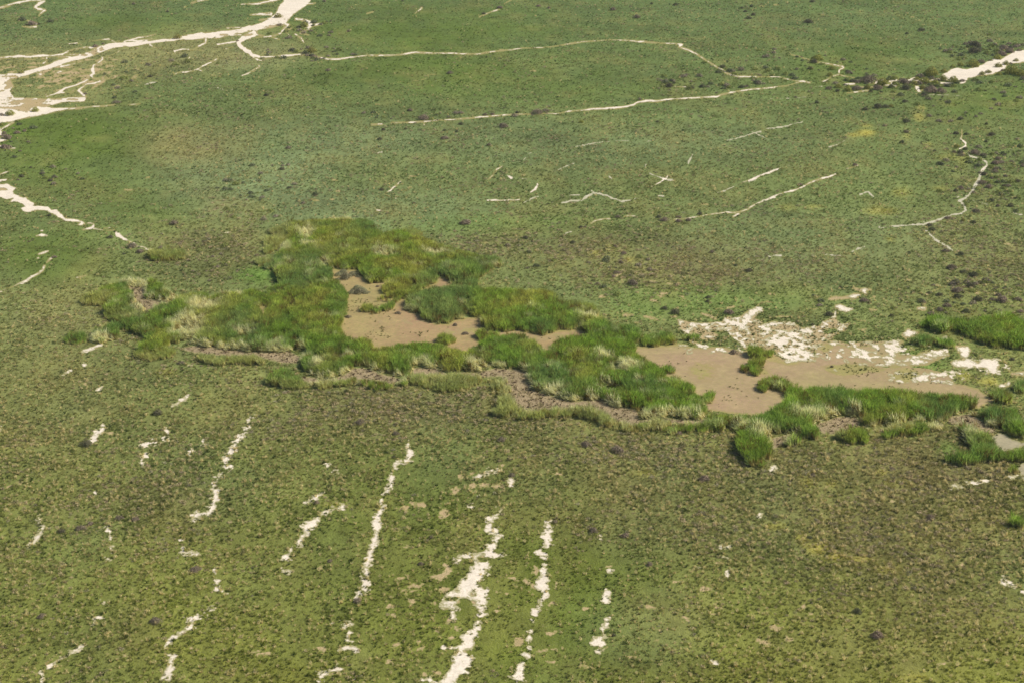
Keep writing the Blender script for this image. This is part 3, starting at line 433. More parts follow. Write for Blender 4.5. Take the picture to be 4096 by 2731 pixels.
# tone of the turf, linear albedo
KEYS = {'G': (90, 110, 38), 'D': (92, 108, 34), 'L': (128, 142, 96), 'T': (156, 148, 96), 'P': (124, 116, 74), 'B': (112, 148, 62), 'B2': (185, 200, 115), 'Y': (180, 170, 84)}
tv = np.clip(GV / 2731.0, 0, 1)[..., None]
c_top, c_mid, c_bot = lin((98, 116, 64)), lin((124, 134, 78)), lin((130, 133, 60))
tone = np.where(tv < 0.45, c_top + (c_mid - c_top) * (tv / 0.45), c_mid + (c_bot - c_mid) * ((tv - 0.45) / 0.55))
wob = n_big * 0.55 + n_mid * 0.35
pw = np.zeros((NV, NU)); gw = np.zeros((NV, NU))
for t, x, y, rx, ry, key, st in ZONES:
    b = blob(t, x, y, rx, ry)
    w = np.clip((b + wob * np.sqrt(np.clip(b, 0, 1)) * 0.9), 0, 1) * st
    tone = tone + (lin(KEYS[key]) - tone) * w[..., None]
    if key == 'P': pw = np.maximum(pw, w)
    if key in 'GDB': gw = np.maximum(gw, w)
# slow drifts of yellow, blue and brown that every meadow has
d1 = fbm(GX / 30, GY / 46, 31, 4)[..., None]; d2 = fbm(GXr / 9, GYr / 30, 32, 4)[..., None]
tone = tone * (1 + d1 * 0.22 + d2 * 0.18)
d3 = np.clip(fbm(GX / 11, GY / 18, 33, 5)[..., None] * 1.8, 0, 1)
tone = tone + (lin((158, 148, 88)) - tone) * d3 * 0.28
d4 = np.clip(fbm(GX / 24, GY / 40, 34, 4)[..., None] * 1.8 - 0.1, 0, 1)
tone = tone + (lin((104, 122, 76)) - tone) * d4 * 0.3
TONE_K = 0.93
tone = np.clip(tone * TONE_K, 0.004, 0.8)
NEARW = np.clip((GV - 1150) / 900, 0, 1)

# ------------------------------------------------------------------ materials
def mat(name):
    m = bpy.data.materials.new(name); m.use_nodes = True
    n = m.node_tree; n.nodes.clear()
    return m, n

def N(n, kind, **kw):
    a = n.nodes.new(kind)
    for k, v in kw.items(): setattr(a, k, v)
    return a

def ramp_mix(n, fac, a, b):
    m = N(n, "ShaderNodeMix", data_type='RGBA')
    n.links.new(fac, m.inputs[0])
    for s, i in ((a, 6), (b, 7)):
        if hasattr(s, 'is_linked') or hasattr(s, 'links'): n.links.new(s, m.inputs[i])
        else: m.inputs[i].default_value = tuple(s) + (1,)
    return m.outputs[2]

def noise(n, vec, scale, detail=3, rough=0.55, lo=0.35, hi=0.65):
    t = N(n, "ShaderNodeTexNoise"); t.inputs['Scale'].default_value = scale
    t.inputs['Detail'].default_value = detail; t.inputs['Roughness'].default_value = rough
    n.links.new(vec, t.inputs['Vector'])
    r = N(n, "ShaderNodeMapRange"); r.inputs[1].default_value = lo; r.inputs[2].default_value = hi
    n.links.new(t.outputs[0], r.inputs[0])
    return r.outputs[0], t.outputs[0]

def finish(n, col, rough, height=None, bstr=0.5, bdist=0.1, spec=0.2):
    p = N(n, "ShaderNodeBsdfPrincipled"); p.inputs['Roughness'].default_value = rough
    p.inputs['Specular IOR Level'].default_value = spec
    n.links.new(col, p.inputs['Base Color'])
    if height is not None:
        b = N(n, "ShaderNodeBump"); b.inputs['Strength'].default_value = bstr; b.inputs['Distance'].default_value = bdist
        n.links.new(height, b.inputs['Height']); n.links.new(b.outputs[0], p.inputs['Normal'])
    o = N(n, "ShaderNodeOutputMaterial"); n.links.new(p.outputs[0], o.inputs[0])

def pos(n, scale=(1, 1, 1), rot=0.0):
    g = N(n, "ShaderNodeNewGeometry")
    m = N(n, "ShaderNodeMapping"); m.inputs['Scale'].default_value = scale; m.inputs['Rotation'].default_value = (0, 0, rot)
    n.links.new(g.outputs['Position'], m.inputs[0]); return m.outputs[0]

def mul(n, col, fac, lo, hi):
    r = N(n, "ShaderNodeMapRange"); r.inputs[3].default_value = lo; r.inputs[4].default_value = hi
    n.links.new(fac, r.inputs[0])
    v = N(n, "ShaderNodeVectorMath", operation='SCALE'); n.links.new(col, v.inputs[0]); n.links.new(r.outputs[0], v.inputs['Scale'])
    return v.outputs[0]

def turf_material():
    m, n = mat("turf")
    a = N(n, "ShaderNodeAttribute", attribute_name="tone")
    P = pos(n); Pg = pos(n, (1, 0.35, 1), -ROT)
    f1, r1 = noise(n, P, 1.1, 4, 0.6, 0.35, 0.65)
    f2, r2 = noise(n, Pg, 0.55, 4, 0.6, 0.36, 0.64)
    f3, r3 = noise(n, P, 0.12, 4, 0.6, 0.35, 0.65)
    f4, r4 = noise(n, P, 2.6, 2, 0.6, 0.5, 0.72)
    c = mul(n, a.outputs[0], f1, 0.86, 1.16)
    c = mul(n, c, f2, 0.88, 1.14)
    c = mul(n, c, f3, 0.86, 1.14)
    q = N(n, "ShaderNodeMath", operation='MULTIPLY'); q.inputs[1].default_value = 0.35; n.links.new(f4, q.inputs[0])
    c = ramp_mix(n, q.outputs[0], c, tuple(lin((150, 146, 92)) * 0.8))
    h = N(n, "ShaderNodeMath", operation='ADD'); n.links.new(r1, h.inputs[0]); n.links.new(r4, h.inputs[1])
    finish(n, c, 0.95, h.outputs[0], 0.6, 0.3, 0.05)
    return m

def soil_material(name, c1, c2, c3, sc, bump, rough=0.9, spec=0.15, f3range=(0.5, 0.7), edge=(150, 146, 96), eamt=0.8):
    m, n = mat(name); P = pos(n)
    f1, r1 = noise(n, P, sc * 0.06, 4, 0.6)
    f2, r2 = noise(n, P, sc, 4, 0.65)
    f3, r3 = noise(n, P, sc * 2.7, 3, 0.6, *f3range)
    c = ramp_mix(n, f1, tuple(lin(c1)), tuple(lin(c2)))
    f5, r5 = noise(n, P, sc * 0.24, 5, 0.65, 0.3, 0.7)
    c = mul(n, c, f5, 0.86, 1.12)
    c = mul(n, c, f2, 0.9, 1.1)
    c = ramp_mix(n, f3, c, tuple(lin(c3)))
    th = N(n, "ShaderNodeAttribute", attribute_name="thickness")
    f6, r6 = noise(n, P, 1.9, 4, 0.7, 0.25, 0.75)
    s1 = N(n, "ShaderNodeMath", operation='MULTIPLY_ADD'); n.links.new(f6, s1.inputs[0]); s1.inputs[1].default_value = 1.1; s1.inputs[2].default_value = -0.7
    s2 = N(n, "ShaderNodeMath", operation='ADD'); n.links.new(s1.outputs[0], s2.inputs[0]); n.links.new(th.outputs[2], s2.inputs[1])
    s3 = N(n, "ShaderNodeMapRange", interpolation_type='SMOOTHSTEP'); s3.inputs[1].default_value = 0.0; s3.inputs[2].default_value = 0.6
    s3.inputs[3].default_value = eamt; s3.inputs[4].default_value = 0.0
    n.links.new(s2.outputs[0], s3.inputs[0])
    c = ramp_mix(n, s3.outputs[0], c, tuple(lin(edge)))
    finish(n, c, rough, r2, bump, 0.12, spec)
    return m

def plant_material(name, straw=None, transl=0.3, jitter=0.35):
    m, n = mat(name)
    a = N(n, "ShaderNodeAttribute", attribute_name="tint", attribute_type='INSTANCER')
    h = N(n, "ShaderNodeAttribute", attribute_name="hr")
    s = N(n, "ShaderNodeSeparateColor"); n.links.new(h.outputs[0], s.inputs[0])
    c = mul(n, a.outputs[0], s.outputs[1], 1 - jitter, 1 + jitter)
    if straw:
        r = N(n, "ShaderNodeMapRange"); r.inputs[1].default_value = 0.0; r.inputs[2].default_value = 0.62
        r.inputs[3].default_value = 0.95; r.inputs[4].default_value = 0.0
        n.links.new(s.outputs[0], r.inputs[0])
        c = ramp_mix(n, r.outputs[0], c, tuple(lin(straw)))
    d = N(n, "ShaderNodeBsdfDiffuse"); t = N(n, "ShaderNodeBsdfTranslucent"); x = N(n, "ShaderNodeMixShader")
    x.inputs[0].default_value = transl
    n.links.new(c, d.inputs[0]); n.links.new(c, t.inputs[0])
    n.links.new(d.outputs[0], x.inputs[1]); n.links.new(t.outputs[0], x.inputs[2])
    o = N(n, "ShaderNodeOutputMaterial"); n.links.new(x.outputs[0], o.inputs[0])
    return m

def bush_material(name, c1, c2, c3):
    m, n = mat(name)
    h = N(n, "ShaderNodeAttribute", attribute_name="hr")
    s = N(n, "ShaderNodeSeparateColor"); n.links.new(h.outputs[0], s.inputs[0])
    oi = N(n, "ShaderNodeObjectInfo")
    c = ramp_mix(n, s.outputs[1], tuple(lin(c1)), tuple(lin(c2)))
    q = N(n, "ShaderNodeMath", operation='MULTIPLY'); q.inputs[1].default_value = 0.6; n.links.new(oi.outputs['Random'], q.inputs[0])
    c = ramp_mix(n, q.outputs[0], c, tuple(lin(c3)))
    d = N(n, "ShaderNodeBsdfDiffuse"); t = N(n, "ShaderNodeBsdfTranslucent"); x = N(n, "ShaderNodeMixShader"); x.inputs[0].default_value = 0.2
    n.links.new(c, d.inputs[0]); n.links.new(c, t.inputs[0]); n.links.new(d.outputs[0], x.inputs[1]); n.links.new(t.outputs[0], x.inputs[2])
    o = N(n, "ShaderNodeOutputMaterial"); n.links.new(x.outputs[0], o.inputs[0])
    return m

M_turf = turf_material()
M_sand = soil_material("pale_sand", (236, 223, 202), (226, 212, 190), (202, 184, 158), 0.9, 0.5, 0.9, 0.1, (0.5, 0.78), (158, 152, 104), 0.9)
M_silt = soil_material("grey_silt", (222, 212, 192), (206, 197, 176), (160, 156, 122), 1.2, 0.5, 0.9, 0.1, (0.42, 0.7), (168, 164, 124), 0.7)
M_soil = soil_material("tan_soil", (196, 170, 132), (184, 160, 118), (134, 132, 84), 1.3, 0.9, 0.95, 0.05, (0.45, 0.68), (134, 134, 74), 0.9)
M_mud = soil_material("brown_mud", (172, 140, 104), (160, 144, 92), (132, 136, 76), 0.5, 0.25, 0.8, 0.2, (0.5, 0.8), (150, 142, 82), 0.8)
M_pink = soil_material("reddish_mud", (172, 144, 112), (160, 146, 98), (152, 144, 86), 0.5, 0.25, 0.8, 0.2, (0.5, 0.8), (150, 142, 82), 0.8)
M_dark = soil_material("stubble_mud", (182, 162, 126), (164, 148, 114), (112, 96, 72), 1.6, 1.0, 0.95, 0.05, (0.46, 0.6))
M_grey = soil_material("dry_grey_mud", (176, 164, 134), (164, 154, 124), (140, 138, 108), 0.8, 0.4, 0.9, 0.1, (0.5, 0.8))
M_grass = plant_material("grass_blades", None, 0.5, 0.4)
M_twig = plant_material("dry_twigs", None, 0.15, 0.4)
M_reed = plant_material("reed_blades", (226, 212, 150), 0.45, 0.35)

# ------------------------------------------------------------------ mesh helpers
def mesh_np(name, verts, faces, mats, colors=None, cname="tone"):
    me = bpy.data.meshes.new(name)
    verts = np.asarray(verts, np.float32); faces = np.asarray(faces, np.int32)
    k = faces.shape[1]
    me.vertices.add(len(verts)); me.vertices.foreach_set("co", verts.ravel())
    me.loops.add(faces.size); me.loops.foreach_set("vertex_index", faces.ravel())
    me.polygons.add(len(faces)); me.polygons.foreach_set("loop_start", np.arange(0, faces.size, k, dtype=np.int32))
    me.polygons.foreach_set("loop_total", np.full(len(faces), k, np.int32))
    me.update(calc_edges=True)
    me.validate()
    me.materials.append(mats)
    if colors is not None:
        a = me.color_attributes.new(cname, 'FLOAT_COLOR', 'POINT')
        c = np.ones((len(verts), 4), np.float32); c[:, :3] = colors
        a.data.foreach_set("color", c.ravel())
    return me

def link(name, me, **props):
    o = bpy.data.objects.new(name, me)
    scene.collection.objects.link(o)
    for k, v in props.items(): o[k] = v
    return o

def sheet(name, f, z, material, mask=None, fade=9.0, **props):
    """the part of the survey grid where f > 0, cut exactly along f = 0, laid on the ground"""
    if mask is not None: f = np.where(mask, f, -5.0)
    X, Y = GX, GY
    a, b, c, d = f[:-1, :-1], f[:-1, 1:], f[1:, 1:], f[1:, :-1]
    pos4 = (a > 0).astype(int) + (b > 0) + (c > 0) + (d > 0)
    idx = np.arange(NV * NU).reshape(NV, NU)
    full = pos4 == 4
    quads = np.stack([idx[:-1, :-1][full], idx[1:, :-1][full], idx[1:, 1:][full], idx[:-1, 1:][full]], 1)
    part = (pos4 > 0) & (pos4 < 4)
    ia, ib, ic, id_ = idx[:-1, :-1][part], idx[:-1, 1:][part], idx[1:, 1:][part], idx[1:, :-1][part]
    tri = np.concatenate([np.stack([ia, id_, ib], 1), np.stack([ib, id_, ic], 1)])
    F = f.ravel(); P = np.stack([X.ravel(), Y.ravel()], 1)
    tf = F[tri]; npos = (tf > 0).sum(1)
    verts = [np.stack([P[:, 0], P[:, 1]], 1)]; base = len(P)
    tris = [tri[npos == 3]]
    def cut(i, j):
        fi, fj = F[i], F[j]; s = (fi / (fi - fj))[:, None]
        return P[i] + (P[j] - P[i]) * s
    for k in range(3):
        o = np.roll(np.arange(3), -k)
        m = (npos == 1) & (tf[:, o[0]] > 0); t = tri[m][:, o]
        if len(t):
            v1, v2 = cut(t[:, 0], t[:, 1]), cut(t[:, 0], t[:, 2]); n = len(t)
            verts += [v1, v2]; tris.append(np.stack([t[:, 0], base + np.arange(n), base + n + np.arange(n)], 1)); base += 2 * n
        m = (npos == 2) & (tf[:, o[0]] <= 0); t = tri[m][:, o]
        if len(t):
            v1, v2 = cut(t[:, 1], t[:, 0]), cut(t[:, 2], t[:, 0]); n = len(t)
            verts += [v1, v2]
            tris.append(np.stack([base + np.arange(n), t[:, 1], t[:, 2]], 1))
            tris.append(np.stack([base + np.arange(n), t[:, 2], base + n + np.arange(n)], 1)); base += 2 * n
    q2 = np.concatenate([quads[:, [0, 1, 2]], quads[:, [0, 2, 3]]])
    T = np.concatenate(tris + [q2]); V = np.concatenate(verts)
    FD = np.concatenate([np.clip(F / fade, 0, 1), np.zeros(base - len(P))])
    used, inv = np.unique(T, return_inverse=True); FD = FD[used]
    V = V[used]; T = inv.reshape(-1, 3)
    V3 = np.column_stack([V, np.full(len(V), z)])
    # faces must look up
    e1 = V[T[:, 1]] - V[T[:, 0]]; e2 = V[T[:, 2]] - V[T[:, 0]]
    cr = e1[:, 0] * e2[:, 1] - e1[:, 1] * e2[:, 0]
    T = T[np.abs(cr) > 1e-7]; cr = cr[np.abs(cr) > 1e-7]
    T[cr < 0] = T[cr < 0][:, ::-1]
    return link(name, mesh_np(name, V3, T, material, np.repeat(FD[:, None], 3, 1), "thickness"), **props)

# ------------------------------------------------------------------ the ground, one sheet to the horizon
us = np.concatenate([[-24000, -12000, -7000, -3000, -1200], gu[::4], [5300, 7000, 11000, 16000, 28000]])
vs_ = gv[::4]
_, yrow = px2w(2048.0, vs_)
zc = yrow * math.cos(PITCH) + H * math.sin(PITCH)
yfar = np.array([16000.0, 9000, 6000, 3600, 2600]); yfar = yfar[yfar > yrow[0] * 1.05]
ynear = np.array([120.0, 0, -300, -1000, -2500])
yall = np.concatenate([yfar, yrow, ynear])
zall = np.concatenate([yfar * math.cos(PITCH) + H * math.sin(PITCH), zc, np.maximum(zc[-1], np.abs(ynear) * 0.8)])
UU, YY = np.meshgrid((us - 2048) / FPX, yall)
XX = UU * zall[:, None]
vi = np.concatenate([np.zeros(len(yfar), int), np.arange(0, NV, 4), np.full(len(ynear), NV - 1)])
ui = np.concatenate([np.zeros(5, int), np.arange(0, NU, 4), np.full(5, NU - 1)])
gt = (tone * (1 - 0.08 * NEARW)[..., None])[np.ix_(vi, ui)].reshape(-1, 3)
nr, nc = XX.shape
ix = np.arange(nr * nc).reshape(nr, nc)
fq = np.stack([ix[:-1, :-1].ravel(), ix[1:, :-1].ravel(), ix[1:, 1:].ravel(), ix[:-1, 1:].ravel()], 1)
ground = link("ground", mesh_np("ground", np.column_stack([XX.ravel(), YY.ravel(), np.zeros(XX.size)]), fq, M_turf, gt), kind="structure", label="green marsh meadow on the flat river plain")

Z = 0.012
sheet("bare_soil", soil, Z, M_soil, kind="structure", label="patches and rims of bare tan soil in the turf")
left_pond = GU < 2520
sheet("mud_pool", mud, Z * 2, M_mud, left_pond, 14.0, kind="structure", label="brown dried mud pools inside the reed bed")
sheet("mud_flat", mud, Z * 2, M_pink, ~left_pond & (GU > 2400), 14.0, kind="structure", label="reddish dried mud flat between the two reed beds")
alg = np.full((NV, NU), 0.0)
for t, ax, ay, arx, ary, w in (('L', 300, 200, 260, 60, .9), ('L', 900, 300, 260, 50, .9), ('L', 1350, 350, 160, 60, .6), ('K', 1350, 280, 120, 60, .8), ('K', 1750, 330, 160, 120, .8), ('K', 1700, 560, 100, 60, .6), ('K', 1200, 200, 60, 60, .5),
        ('F', 1150, 1000, 160, 24, .8), ('F', 1900, 1420, 400, 40, .6), ('F', 1250, 1330, 300, 40, .7), ('F', 1000, 1150, 160, 30, .5), ('K', 400, 40, 260, 40, .6), ('K', 1950, 200, 120, 60, .6), ('L', 650, 110, 90, 60, .8), ('L', 120, 330, 120, 50, .5)):
    alg = np.maximum(alg, blob(t, ax, ay, arx, ary) * w * (1.3 if t == 'L' else 1.0))
algae = (alg - 0.42) * 22 + n_mid * 9 + n_big * 8 + n_2 * 6 + np.clip(5 - mud, 0, 5) * 1.0
algae = np.minimum(algae, mud - 1.0)
M_alg = soil_material("algae_film", (166, 148, 98), (156, 146, 90), (138, 140, 76), 0.6, 0.3, 0.85, 0.1, (0.5, 0.8), (164, 142, 104), 0.9)
sheet("algae_mat", algae, Z * 2.5, M_alg, kind="structure", label="olive algae film drying on the mud flats")
sheet("stubble_mud", dark, Z * 3, M_dark, kind="structure", label="grey brown mud with dead reed stubble along the reed edge")
sheet("grey_mud", grey, Z * 4, M_grey, kind="structure", label="dry grey mud hollow at the right edge")
greyish = (sandf > 0) & (s0 < -2) & (GV < 1400)
river = (allsand > 0)
FADE_N = np.clip((GV - 500) / 800, 0.22, 1.9)
sheet("sand_flat", allsand / FADE_N, Z * 5, M_sand, ~greyish, kind="structure", label="cream sand channels, strands and flats through the marsh")
sheet("silt_strand", allsand, Z * 5, M_silt, greyish, kind="structure", label="thin greyish silt strands in the far turf")

# ------------------------------------------------------------------ plants
def blades(nb, rad, h, w, lean, arch, seed, segs=2, bend=(0.35, 0)):
    r = np.random.default_rng(seed); V = []; F = []; C = []
    for i in range(nb):
        a = r.random() * 2 * math.pi; q = rad * math.sqrt(r.random())
        x, y = q * math.cos(a), q * math.sin(a)
        hh = h * (0.65 + 0.5 * r.random()); ww = w * (0.7 + 0.6 * r.random())
        dx = math.cos(a) * lean * (0.4 + r.random()) + bend[0] * r.random() + r.normal() * 0.08
        dy = math.sin(a) * lean * (0.4 + r.random()) + bend[1] * r.random() + r.normal() * 0.08
        b = r.random() * math.pi; px, py = math.cos(b) * ww / 2, math.sin(b) * ww / 2
        cr = r.random(); n0 = len(V)
        for s in range(segs + 1):
            t = s / segs; k = 1 - 0.75 * t * t
            ox, oy = dx * hh * t ** (1 + arch), dy * hh * t ** (1 + arch)
            z = hh * (t - 0.22 * arch * t * t)
            V += [(x + ox - px * k, y + oy - py * k, z), (x + ox + px * k, y + oy + py * k, z)]
            C += [(t, cr, 0)] * 2
        for s in range(segs):
            j = n0 + 2 * s; F.append((j, j + 1, j + 3, j + 2))
    return V, F, C

def leafball(nl, size, seed, lobes=5, hz=0.55, flat=1.0):
    """a dome of many small leaf clusters over several lobes, radius about 1"""
    r = np.random.default_rng(seed)
    L = [(0, 0, 0.15, 0.62)]
    for k in range(lobes):
        a = k * 2 * math.pi / lobes + r.normal() * 0.35; q = 0.42 + 0.22 * r.random()
        L.append((q * math.cos(a), q * math.sin(a), 0.02 + 0.12 * r.random(), 0.34 + 0.2 * r.random()))
    V = []; F = []; C = []
    for i in range(nl):
        lx, ly, lz, lr = L[r.integers(len(L))] if r.random() > 0.25 else L[0]
        d = r.normal(size=3); d[2] = abs(d[2]) * 0.9; d /= np.linalg.norm(d)
        rr = lr * (0.78 + 0.3 * r.random())
        c = np.array([lx, ly, lz]) + d * rr
        c[2] = max(c[2] * hz / 0.62, 0.015 + 0.05 * r.random())
        nrm = d + r.normal(size=3) * 0.45; nrm /= np.linalg.norm(nrm)
        t = np.cross(nrm, r.normal(size=3)); t /= np.linalg.norm(t); b = np.cross(nrm, t)
        s = size * (0.6 + 0.8 * r.random()); cr = r.random(); n0 = len(V)
        V += [tuple(c - t * s), tuple(c - b * s * 0.55), tuple(c + t * s), tuple(c + b * s * 0.55)]
        F.append((n0, n0 + 1, n0 + 2, n0 + 3)); C += [(min(c[2] / hz, 1), cr, 0)] * 4
    return V, F, C

def stems(seed, n=9, h=0.4):
    r = np.random.default_rng(seed); V = []; F = []; C = []
    for i in range(n):
        a = r.random() * 6.283; q = 0.12 + 0.5 * r.random()
        p0 = np.array([0.1 * math.cos(a), 0.1 * math.sin(a), 0.0]); p1 = np.array([q * math.cos(a), q * math.sin(a), h * (0.7 + 0.5 * r.random())])
        n0 = len(V)
        for p, w in ((p0, 0.03), ((p0 + p1) / 2 + np.array([0, 0, .04]), 0.02), (p1, 0.008)):
            for k in range(4):
                b = k * math.pi / 2; V.append((p[0] + w * math.cos(b), p[1] + w * math.sin(b), p[2])); C.append((0, r.random(), 0))
        for s in range(2):
            for k in range(4):
                F.append((n0 + s * 4 + k, n0 + s * 4 + (k + 1) % 4, n0 + s * 4 + 4 + (k + 1) % 4, n0 + s * 4 + 4 + k))
    return V, F, C

def pmesh(name, vfc, material):
    V, F, C = vfc
    return mesh_np(name, V, F, material, np.array(C), "hr")

def protos(name, meshes):
    c = bpy.data.collections.new(name)
    for i, me in enumerate(meshes):
        c.objects.link(bpy.data.objects.new("%s.%02d" % (name, i), me))
    return c

def scatter(name, xyz, rot, scl, tint, idx, coll, **props):
    n = len(xyz)
    me = bpy.data.meshes.new(name); me.vertices.add(n)
    me.vertices.foreach_set("co", np.asarray(xyz, np.float32).ravel())
    for an, ty, arr, fld in (("rot", 'FLOAT_VECTOR', rot, "vector"), ("scl", 'FLOAT_VECTOR', scl, "vector"), ("idx", 'INT', idx, "value")):
        a = me.attributes.new(an, ty, 'POINT'); a.data.foreach_set(fld, np.asarray(arr, np.int32 if ty == 'INT' else np.float32).ravel())
    a = me.attributes.new("tint", 'FLOAT_COLOR', 'POINT')
    c = np.ones((n, 4), np.float32); c[:, :3] = tint; a.data.foreach_set("color", c.ravel())
    o = link(name, me, **props)
    g = bpy.data.node_groups.new(name + "_growth", 'GeometryNodeTree')
    g.interface.new_socket("Geometry", in_out='INPUT', socket_type='NodeSocketGeometry')
    g.interface.new_socket("Geometry", in_out='OUTPUT', socket_type='NodeSocketGeometry')
    gi = g.nodes.new("NodeGroupInput"); go = g.nodes.new("NodeGroupOutput")
    ci = g.nodes.new("GeometryNodeCollectionInfo"); ci.inputs[0].default_value = coll
    ci.inputs[1].default_value = True; ci.inputs[2].default_value = True
    ip = g.nodes.new("GeometryNodeInstanceOnPoints"); ip.inputs['Pick Instance'].default_value = True
    def na(nm, ty):
        k = g.nodes.new("GeometryNodeInputNamedAttribute"); k.data_type = ty; k.inputs[0].default_value = nm
        return next(s for s in k.outputs if s.enabled and s.name == 'Attribute')
    e2r = g.nodes.new("FunctionNodeEulerToRotation")
    g.links.new(na("rot", 'FLOAT_VECTOR'), e2r.inputs[0])
    g.links.new(gi.outputs[0], ip.inputs['Points']); g.links.new(ci.outputs[0], ip.inputs['Instance'])
    g.links.new(na("idx", 'INT'), ip.inputs['Instance Index'])
    g.links.new(e2r.outputs[0], ip.inputs['Rotation']); g.links.new(na("scl", 'FLOAT_VECTOR'), ip.inputs['Scale'])
    g.links.new(ip.outputs[0], go.inputs[0])
    md = o.modifiers.new("growth", 'NODES'); md.node_group = g
    return o

NG = 4
tufts = protos("tuft", [pmesh("tuft", blades(20, 0.30, 0.85, 0.15, 0.95, 0.8, 100 + i), M_grass) for i in range(NG)] + [pmesh("cushion", leafball(60, 0.15, 150 + i, 4, 0.6), M_grass) for i in range(3)])
brush = protos("brush", [pmesh("brush", leafball(70, 0.13, 200 + i, 4, 0.62), M_twig) for i in range(3)])
canes = protos("cane", [pmesh("cane", blades(34, 0.22, 1.0, 0.036, 0.16, 1.2, 300 + i, 3, (-0.12, 0)), M_reed) for i in range(4)])

def strips(y0, y1, dens, margin=1.3):
    """random ground points between two distances inside the widened field of view"""
    X = []; Y = []; y = y0
    while y < y1:
        dy = max(8.0, y * 0.06); yb = min(y + dy, y1)
        hw = ((y + yb) / 2 * math.cos(PITCH) + H * math.sin(PITCH)) * math.tan(HFOV / 2) * margin
        n = rng.poisson(dens((y + yb) / 2) * 2 * hw * (yb - y))
        X.append((rng.random(n) * 2 - 1) * hw); Y.append(y + rng.random(n) * (yb - y)); y = yb
    return np.concatenate(X), np.concatenate(Y)

bare = np.maximum.reduce([allsand, mud, dark, grey])
Y0 = px2w(2048, 2900)[1]; Y1 = px2w(2048, -60)[1]

# --- grass tufts of the marsh
x, y = strips(Y0, Y1, lambda s: 5.6 * min(1, (290 / s) ** 2.2))
bn = look(bare, x, y); so = look(soil, x, y); rd = look(reed, x, y); g_ = look(gw, x, y); p_ = look(pw, x, y); sf = look(sandf, x, y)
nz = fbm(x / 5, y / 8, 51, 4); nz2 = fbm(x / 1.6, y / 2.4, 52, 3)
pr = 0.42 + 0.4 * nz + 0.22 * nz2 - 0.3 * g_ + 0.2 * p_
pr = np.where(so > 1, pr * 0.12, pr); pr = np.where(rd > 0, pr * 0.35, pr)
edge = (bn >= 0) & (look(np.maximum(mud, dark), x, y) < 0) & (y < 330) & (bn < 14) & (fbm(x / 0.9, y / 0.7, 55, 2) > np.where(sf > bn - 1, -0.25, 0.0) + bn * 0.03)
keep = ((rng.random(len(x)) < pr) & (bn < 0)) | (edge & (rng.random(len(x)) < 0.5))
edge = edge[keep]
x, y = x[keep], y[keep]; p_ = p_[keep]; g_ = g_[keep]
n = len(x)
far = (np.maximum(y, 230) / 300) ** 0.38
size = (0.21 + 0.26 * rng.random(n) ** 2.0) * np.clip(far, 0.9, 1.45) * (1 - 0.15 * g_)
base = look(tone.reshape(NV, NU, 3), x, y)
nearw = np.clip((520 - y) / 250, 0.35, 1.0)
br = (1.42 + 0.2 * (nearw - 0.35) + nearw * 1.15 * (rng.random(n) - 0.45))[:, None]
tc = base * br
yel = (rng.random(n) ** 1.3 * np.clip(0.55 + fbm(x / 14, y / 20, 54, 3), 0, 1))[:, None] * 0.95 * (1 - 0.6 * g_)[:, None]
tc = tc + (lin((206, 192, 132)) * 0.95 - tc) * yel
straw = (rng.random(n) < 0.17 * nearw * (1 - 0.6 * g_))[:, None]
tc = np.where(straw, lin((232, 216, 160)), tc)
bl = (rng.random(n) < 0.14 - 0.09 * (1 - nearw))[:, None]
tc = np.where(bl, base * np.array([0.5, 0.62, 0.6]), tc)
rot = np.column_stack([rng.normal(0, 0.12, n), rng.normal(0, 0.12, n), rng.normal(0.5, 0.9, n)])
hgt = size * (0.8 + 0.7 * rng.random(n)) * (1 + 0.5 * straw[:, 0])
scatter("grass", np.column_stack([x, y, np.full(n, 0.0)]), rot, np.column_stack([size * 1.2, size * 1.2, hgt * (1.2 + 0.4 * nearw)]), tc, rng.integers(0, NG + 3, n), tufts,
        kind="stuff", label="green and straw grass tufts covering the marsh plain")
print("grass tufts", n)

# --- low brown and grey herbs
x, y = strips(Y0, Y1, lambda s: 1.3 * min(1, (300 / s) ** 1.4))
p_ = look(pw, x, y); g_ = look(gw, x, y)
nz = fbm(x / 9, y / 14, 61, 4); nz2 = fbm(x / 2.6, y / 3.6, 62, 3)
pr = -0.0 + 0.85 * p_ + 0.5 * nz + 0.35 * nz2 - 0.4 * g_
keep = (rng.random(len(x)) < pr) & (look(bare, x, y) < -2) & (look(soil, x, y) < 0) & (look(reed, x, y) < -2)
x, y, p_ = x[keep], y[keep], p_[keep]; n = len(x)
size = (0.42 + 0.6 * rng.random(n) ** 2.2 + 0.7 * p_ * (rng.random(n) < 0.25)) * np.clip((np.maximum(y, 230) / 300) ** 0.35, 0.9, 1.5) * 0.8
pick = rng.random(n)[:, None]
tc = np.where(pick < 0.62, lin((184, 164, 130)), np.where(pick < 0.82, lin((134, 130, 94)), lin((160, 150, 124)))) * (0.75 + 0.6 * rng.random(n))[:, None]
rot = np.column_stack([np.zeros(n), np.zeros(n), rng.random(n) * 6.28])
scatter("low_herbs", np.column_stack([x, y, np.zeros(n)]), rot, np.column_stack([size, size, size * 0.9]), tc, rng.integers(0, 3, n), brush,
        kind="stuff", label="low brown and grey herb clumps scattered through the grass")
print("herbs", n)

